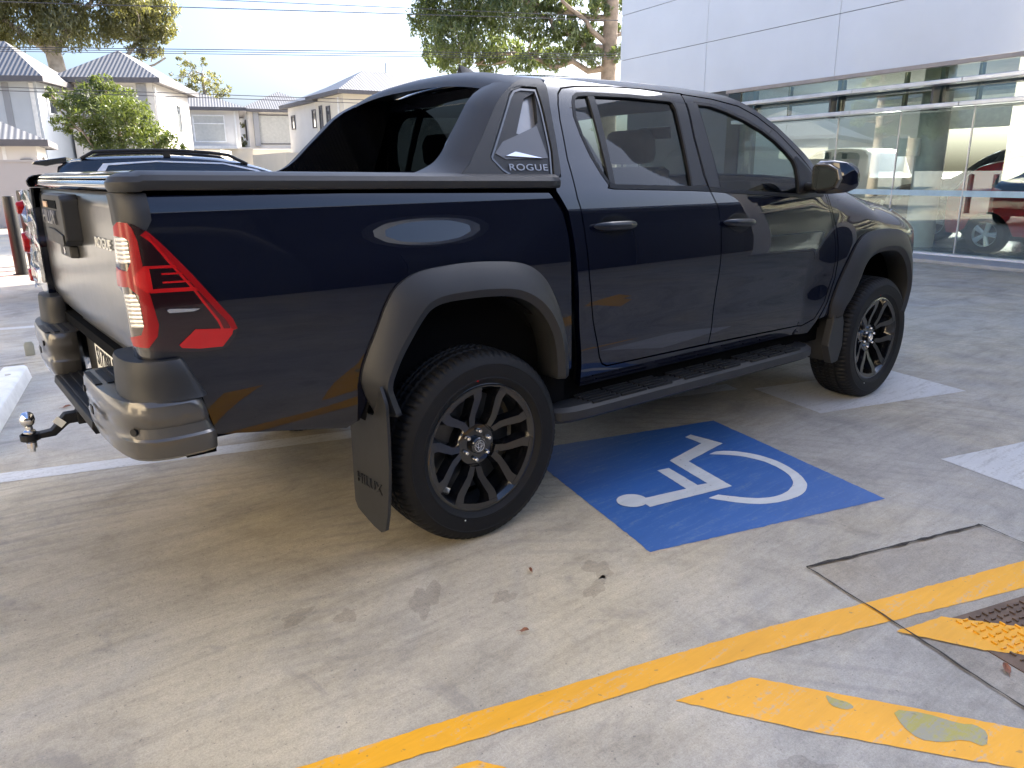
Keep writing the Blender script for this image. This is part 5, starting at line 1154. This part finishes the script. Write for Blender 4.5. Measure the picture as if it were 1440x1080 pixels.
# ---------------- trees ----------------
GUM1=leafmat('gum_leaf',(.045,.075,.030),(.16,.20,.065),.5); GUM2=leafmat('gum_leaf_olive',(.060,.080,.032),(.23,.22,.085),.5); BUSH=leafmat('bush_leaf',(.035,.062,.018),(.16,.20,.04),.40)
BARK=P('pale_gum_bark',(.26,.20,.15),.85,var=.35,vs=5,bs=.4,bscale=30); BARK2=P('grey_white_bark',(.36,.31,.25),.8,var=.3,vs=3)
def leaves(cl,ls,mat,par,seed,droop=.5,name='crown'):
    rng=np.random.default_rng(seed); V=[];Fc=0
    allv=[]
    for (cx,cy,cz,r_,n_) in cl:
        n_=int(n_)
        d=rng.normal(size=(n_,3)); d/=np.linalg.norm(d,axis=1)[:,None]; rr_=r_*rng.uniform(.25,1,n_)**.6; pos=d*rr_[:,None]*np.array([1,1,.8])
        # gather the leaves into sprigs
        k=max(4,n_//14); sp_=rng.normal(size=(k,3)); sp_/=np.linalg.norm(sp_,axis=1)[:,None]; sp_*=(r_*rng.uniform(.35,1,k)**.5)[:,None]*np.array([1,1,.8])
        idx=rng.integers(0,k,n_); pos=.28*pos+.0+sp_[idx]*.85
        pos+=np.array([cx,cy,cz])
        ax=rng.normal(size=(n_,3)); ax[:,2]-=droop*1.6; ax/=np.linalg.norm(ax,axis=1)[:,None]
        o_=rng.normal(size=(n_,3)); sd_=np.cross(ax,o_); sd_/=np.linalg.norm(sd_,axis=1)[:,None]
        L=(ls*rng.uniform(.6,1.3,n_))[:,None]; w_=L*.30
        allv.append(np.stack([pos-ax*L*.5,pos+sd_*w_*.5,pos+ax*L*.5,pos-sd_*w_*.5],axis=1))
    A=np.concatenate(allv).reshape(-1,3); n=len(A)//4
    me=bpy.data.meshes.new(name); me.vertices.add(len(A)); me.vertices.foreach_set('co',A.ravel()); me.loops.add(4*n); me.loops.foreach_set('vertex_index',np.arange(4*n)); me.polygons.add(n); me.polygons.foreach_set('loop_start',np.arange(n)*4)
    try: me.polygons.foreach_set('loop_total',np.full(n,4))
    except Exception: pass
    me.materials.append(mat); me.update(calc_edges=True); me.validate(); o_=bpy.data.objects.new(name,me); link(o_,par); return o_
def limb(m_,a,b,r0_,r1_,seed,n=7,wob=.10):
    random.seed(seed); a=Vector(a);b=Vector(b);L=(b-a).length; pts=[];R_=[]
    for i in range(n+1):
        t=i/n; p_=a.lerp(b,t)+Vector([random.uniform(-1,1)*wob*L*math.sin(math.pi*t)*.6 for _ in range(3)])+Vector((0,0,-.06*L*math.sin(math.pi*t))); pts.append(p_); R_.append(r0_+(r1_-r0_)*t)
    m_.tube(pts,R_,8); return pts
def tree(name,label,loc_,trunk,cl,ls,leafm,barkm,seed,limbs=(),droop=.5,twigs=True,copies=False,name2='crown'):
    t=empty(name,loc_,0,label,'tree')
    m_=MB(); m_.tube([p_ for p_,_ in trunk],[r_ for _,r_ in trunk],14); 
    m_.build('trunk',barkm,t,smooth=60)
    m_=MB(); rs=random.Random(seed)
    for i,(a,b,r1,r2) in enumerate(limbs): limb(m_,a,b,r1,r2,seed*7+i)
    if twigs:
        tp=[Vector(p_) for p_,_ in trunk]+[Vector(a).lerp(Vector(b),f_) for a,b,_,_ in limbs for f_ in (.35,.6,.85,1)]
        for i,c_ in enumerate(cl):
            c3=Vector(c_[:3]); cand=sorted(tp,key=lambda q:(q-c3).length+ (2 if q.z>c3.z+.3 else 0)); q=cand[0]
            limb(m_,q,c3,.035*c_[3]+.01,.012,seed*31+i,5,.12)
            for j in range(3):
                limb(m_,q.lerp(c3,.6),c3+Vector([rs.uniform(-.7,.7)*c_[3] for _ in range(3)]),.012*c_[3]+.004,.004,seed*77+i*5+j,4,.12)
    m_.build('limbs',barkm,t,smooth=60)
    leaves(cl,ls,leafm,t,seed,droop); return t
RV=Vector((.786,-.619,0)); FV=Vector((.619,.786,0))
def clumps_px(lst,D0,x0,k=1.0,dens=330,seed=1):
    """(image column, row, radius, depth) read as metres across and up at distance D0, relative to the trunk column x0"""
    rs=random.Random(seed); o_=[]
    for (px,py_,r_,dp) in lst:
        s_=D0/1059.0; c_=RV*((px-x0)*s_)+FV*dp; z=1.42+(242-py_)*s_
        o_.append((c_.x,c_.y,z,r_*s_*k,dens*(r_*s_)**2))
    return o_
gl=[(790,45,19,.2),(800,70,19,-.3),(825,85,17,.3),(775,75,19,.1),(842,40,15,-.2),(790,15,20,.2),(765,40,18,.4),(628,5,36,-.5),(622,48,30,.3),(650,30,40,0),(655,75,34,-.6),(628,88,22,.4),(690,20,42,.6),(690,72,36,.2),(655,103,22,0),(725,45,34,-.5),(735,8,36,.5),(725,84,24,.9),(700,104,18,.4),(762,22,26,.2),(752,62,20,-.2),(765,92,20,.6),(785,98,20,0),(742,104,18,-.3),(805,88,16,.5),(815,62,20,0),(808,30,16,.8),(832,98,16,-.3),(838,62,15,.6),(868,60,13,.8),(868,95,13,-.4),(850,20,18,1.2),(800,-10,26,0),(770,-30,40,.8),(700,-40,50,0),(640,-35,40,.6),(830,-40,40,-.4),(880,-30,30,.6),(890,20,22,1.0),(725,-110,60,0),(820,-120,60,.5),(900,-110,50,0),(660,-100,40,.3),(910,70,18,.5)]
GUMR=tree('gum_tree','tall gum tree with a straight brown trunk beside the showroom corner',(18.3,16.5,0),
 [((0,0,0),.36),((.02,0,2),.30),((-.02,.03,4.6),.26),((.03,0,7),.24),((.10,.05,9),.19),((.0,.1,11.5),.10)],clumps_px(gl,27.5,858,1.15,2900,3),.17,GUM1,BARK,11,
 [((0,0,5.35),tuple(RV*-2.9+FV*.2+Vector((0,0,6.9))),.13,.05),((0,0,5.5),tuple(RV*-2.3+FV*-.4+Vector((0,0,7.6))),.11,.04),((0,0,4.85),tuple(RV*-4.6+FV*.3+Vector((0,0,5.6))),.12,.035),((0,0,6.4),tuple(RV*-5.2+Vector((0,0,7.4))),.12,.04),((0,0,7.5),tuple(RV*1.6+Vector((0,0,9.2))),.12,.04),((0,0,5.8),tuple(RV*1.2+FV*.6+Vector((0,0,6.3))),.06,.03)],droop=.9)
rs=random.Random(8); bl_=[]
for k in range(46):
    px=rs.uniform(-70,225); top=-95 if px<150 else -40
    py_=rs.uniform(top,92) if px<160 else rs.uniform(-5,92)
    if px>190 and not (15<py_<95): py_=rs.uniform(25,90)
    bl_.append((px,py_,rs.uniform(22,36) if px<185 else rs.uniform(16,24),rs.uniform(-2.2,2.2)))
bl_+= [(130,-20,34,.5),(150,20,34,-.6),(175,35,30,.4),(95,10,36,0),(110,60,34,-.5),(145,75,30,.6),(60,40,36,.2),(20,10,38,-.4),(200,60,22,.2),(180,75,22,-.3),(60,-30,36,0),(225,50,20,0),(218,78,16,.5),(205,95,16,0),(190,100,14,.3),(196,22,22,0),(170,-2,26,0),(0,85,30,0),(40,95,28,.4),(80,80,30,-.5)]
RV0=RV.copy(); RV=Vector((.970,-.242,0)); FV=Vector((.242,.970,0))
tree('gum_tree','huge olive gum tree rising behind the left houses',(7.1,49.5,0),
 [((0,0,0),.6),((.1,0,4),.5),((-.3,0,8),.42),((-.8,0,12),.3),((-.6,0,16),.12)],clumps_px(bl_,53,108,1.05,800,5),.28,GUM2,BARK2,21,
 [((0,0,5),(-3.5,0,9),.25,.1),((0,0,5.5),(4.2,-.8,9.2),.22,.09),((-.3,0,8),(2.5,-.5,12.5),.2,.07),((0,0,6.5),(5.5,-1,8.3),.12,.05),((-.3,0,8),(-5,0,12),.2,.07),((0,0,4),(-6.5,.5,7.5),.2,.07)],droop=.8)
bs=[(150,150,22,0),(175,155,24,.3),(135,172,22,-.2),(165,185,26,0),(195,180,22,.3),(205,200,20,0),(140,195,20,.2),(120,158,16,0),(112,182,14,.2),(185,205,22,-.3),(225,203,14,0),(150,210,20,0),(160,136,14,0),(235,212,10,0),(105,150,10,0),(215,190,12,.4),(170,170,24,-.8),(190,165,18,-.6)]
tree('round_tree','small round yellow-green tree in front of the two storey house',(3.45,20.6,0),[((0,0,0),.10),((.05,0,1.2),.085),((0,0,2.4),.06),((.0,0,3.0),.03)],clumps_px(bs,24,170,1.12,4600,9),.12,BUSH,BARK,33,[((0,0,1.4),(-.9,0,2.6),.05,.02),((0,0,1.3),(1.0,-.3,2.4),.05,.02)],droop=.2)
t3=[(272,118,13,0),(285,135,14,0),(300,128,13,.5),(312,142,11,0),(270,140,11,0),(268,102,7,0),(300,145,12,0),(290,108,8,0),(258,128,8,0)]
tree('distant_tree','sparse tree peeking over the roof between the houses',(15.9,52.4,0),[((0,0,0),.3),((0,0,4),.2),((0,0,8),.08)],clumps_px(t3,58,290,1.15,420,12),.27,GUM2,BARK2,44,[],droop=.4)
tree('distant_tree','low sliver of green tree filling the gap between the cream houses',(19.0,55.5,0),[((0,0,0),.2),((0,0,3),.1)],clumps_px([(338,178,12,0),(342,200,12,0),(335,160,8,0),(338,215,14,0)],60,338,1.15,500,14),.27,GUM2,BARK2,55,[],droop=.4)
# ---------------- overhead wires ----------------
def wire(a,b,label,sag=.25,r_=.012):
    a=Vector(a);b=Vector(b); pts=[a.lerp(b,t)+Vector((0,0,-4*sag*t*(1-t))) for t in np.linspace(0,1,25)]
    m_=MB(); m_.tube(pts,r_,6); o_=m_.build('overhead_wire',P('wire_grey',(.05,.05,.06),.6) if 'wire_grey' not in bpy.data.materials else bpy.data.materials['wire_grey'],None,smooth=60); tag(o_,label,'wire','overhead wires across the street')
def wpts(p1,p2,ext=2.2):
    a=Vector(p1);b=Vector(p2);d=b-a; return a-d*ext*.9,b+d*.9
for p1,p2,lab,rr_ in (((3.76,18.12,5.39),(10.06,15.43,5.47),'upper overhead wire, the lower of the top pair',.011),((5.57,17.58,5.64),(10.06,15.42,5.61),'topmost overhead wire crossing the sky',.009),((4.34,17.96,4.45),(10.19,15.35,4.55),'middle overhead wire, the upper of three close together',.010),((4.33,17.96,4.40),(10.18,15.35,4.49),'middle overhead wire, the central one of three',.008),((4.33,17.97,4.35),(10.18,15.35,4.43),'middle overhead wire, the lowest of three',.008),((.45,16.68,3.24),(6.82,14.92,3.19),'pale low wire running across the house fronts, upper of two',.008),((.44,16.68,3.17),(6.81,14.92,3.11),'pale low wire running across the house fronts, lower of two',.008)):
    a,b=wpts(p1,p2); wire(a,b,lab,.0,rr_)
# ---------------- behind the photographer ----------------
wk=empty('workshop_building',(0,-8.6,0),rd(-4),'long grey workshop opposite the truck, seen only in reflections','building')
m_=MB(); m_.box(-16,44,-6,0,0,3.6); m_.build('wall',P('charcoal_wall',(.03,.031,.034),.6),wk)
for k in range(6): 
    m_=MB(); m_.box(-14+6*k,-10+6*k,.003,.05,0,2.9); m_.build('roller_door',P('roller_door_grey',(.05,.055,.06),.5) if k==0 else bpy.data.materials['roller_door_grey'],wk)
m_=MB(); m_.box(-16.3,44.3,-6.2,.5,3.605,3.75); m_.build('roof',PANEL,wk)
for i,(x,y,s_) in enumerate([(-9.5,26,.8),(-15.5,20.5,.85),(-20,34,1.1),(-26,9,1.0)]):
    c=copy_tree(GUMR); c.location=(x,y,0); c.rotation_euler=(0,0,1.3*i+.6); c.scale=(s_,s_,s_*.8); c['label']=['smaller gum tree left of the sign pylon, mirrored in the showroom glass','gum tree farther along the left street, mirrored beside the pylon','tallest gum tree far left beyond the street, only mirrored','gum tree due left of the forecourt, outside the frame'][i]
house('long cream house across the side road, seen only as a reflection',(-17,36,0),rd(-38),[(-8,8,0,7,0,3.2,CW,1.8,.5)],[('f',2,4,1,2.4,0,WINB,WFR,[]),('f',7,9,1,2.4,0,WINB,WFR,[])])

cb=empty('cream_bounce_block',(-10.5,-4,0),rd(3),'tall cream block added across the yard to bounce warm sunlight, seen only in reflections','building')  # added out of view: its sunlit face bounces warm light onto tailgate and foreground
m_=MB(); m_.box(-9,0,-11,6.5,0,8.5); m_.build('wall',P('cream_bounce_wall',(.80,.68,.48),.8,var=.05,vs=1),cb)
m_=MB(); m_.box(-9.2,.2,-11.2,6.7,8.502,8.8); m_.build('roof',FAS,cb)
for k in range(3):
    m_=MB(); m_.box(.003,.06,-9+5*k,-6+5*k,0,3.2); m_.build('roller_door',bpy.data.materials['roller_door_grey'],cb)
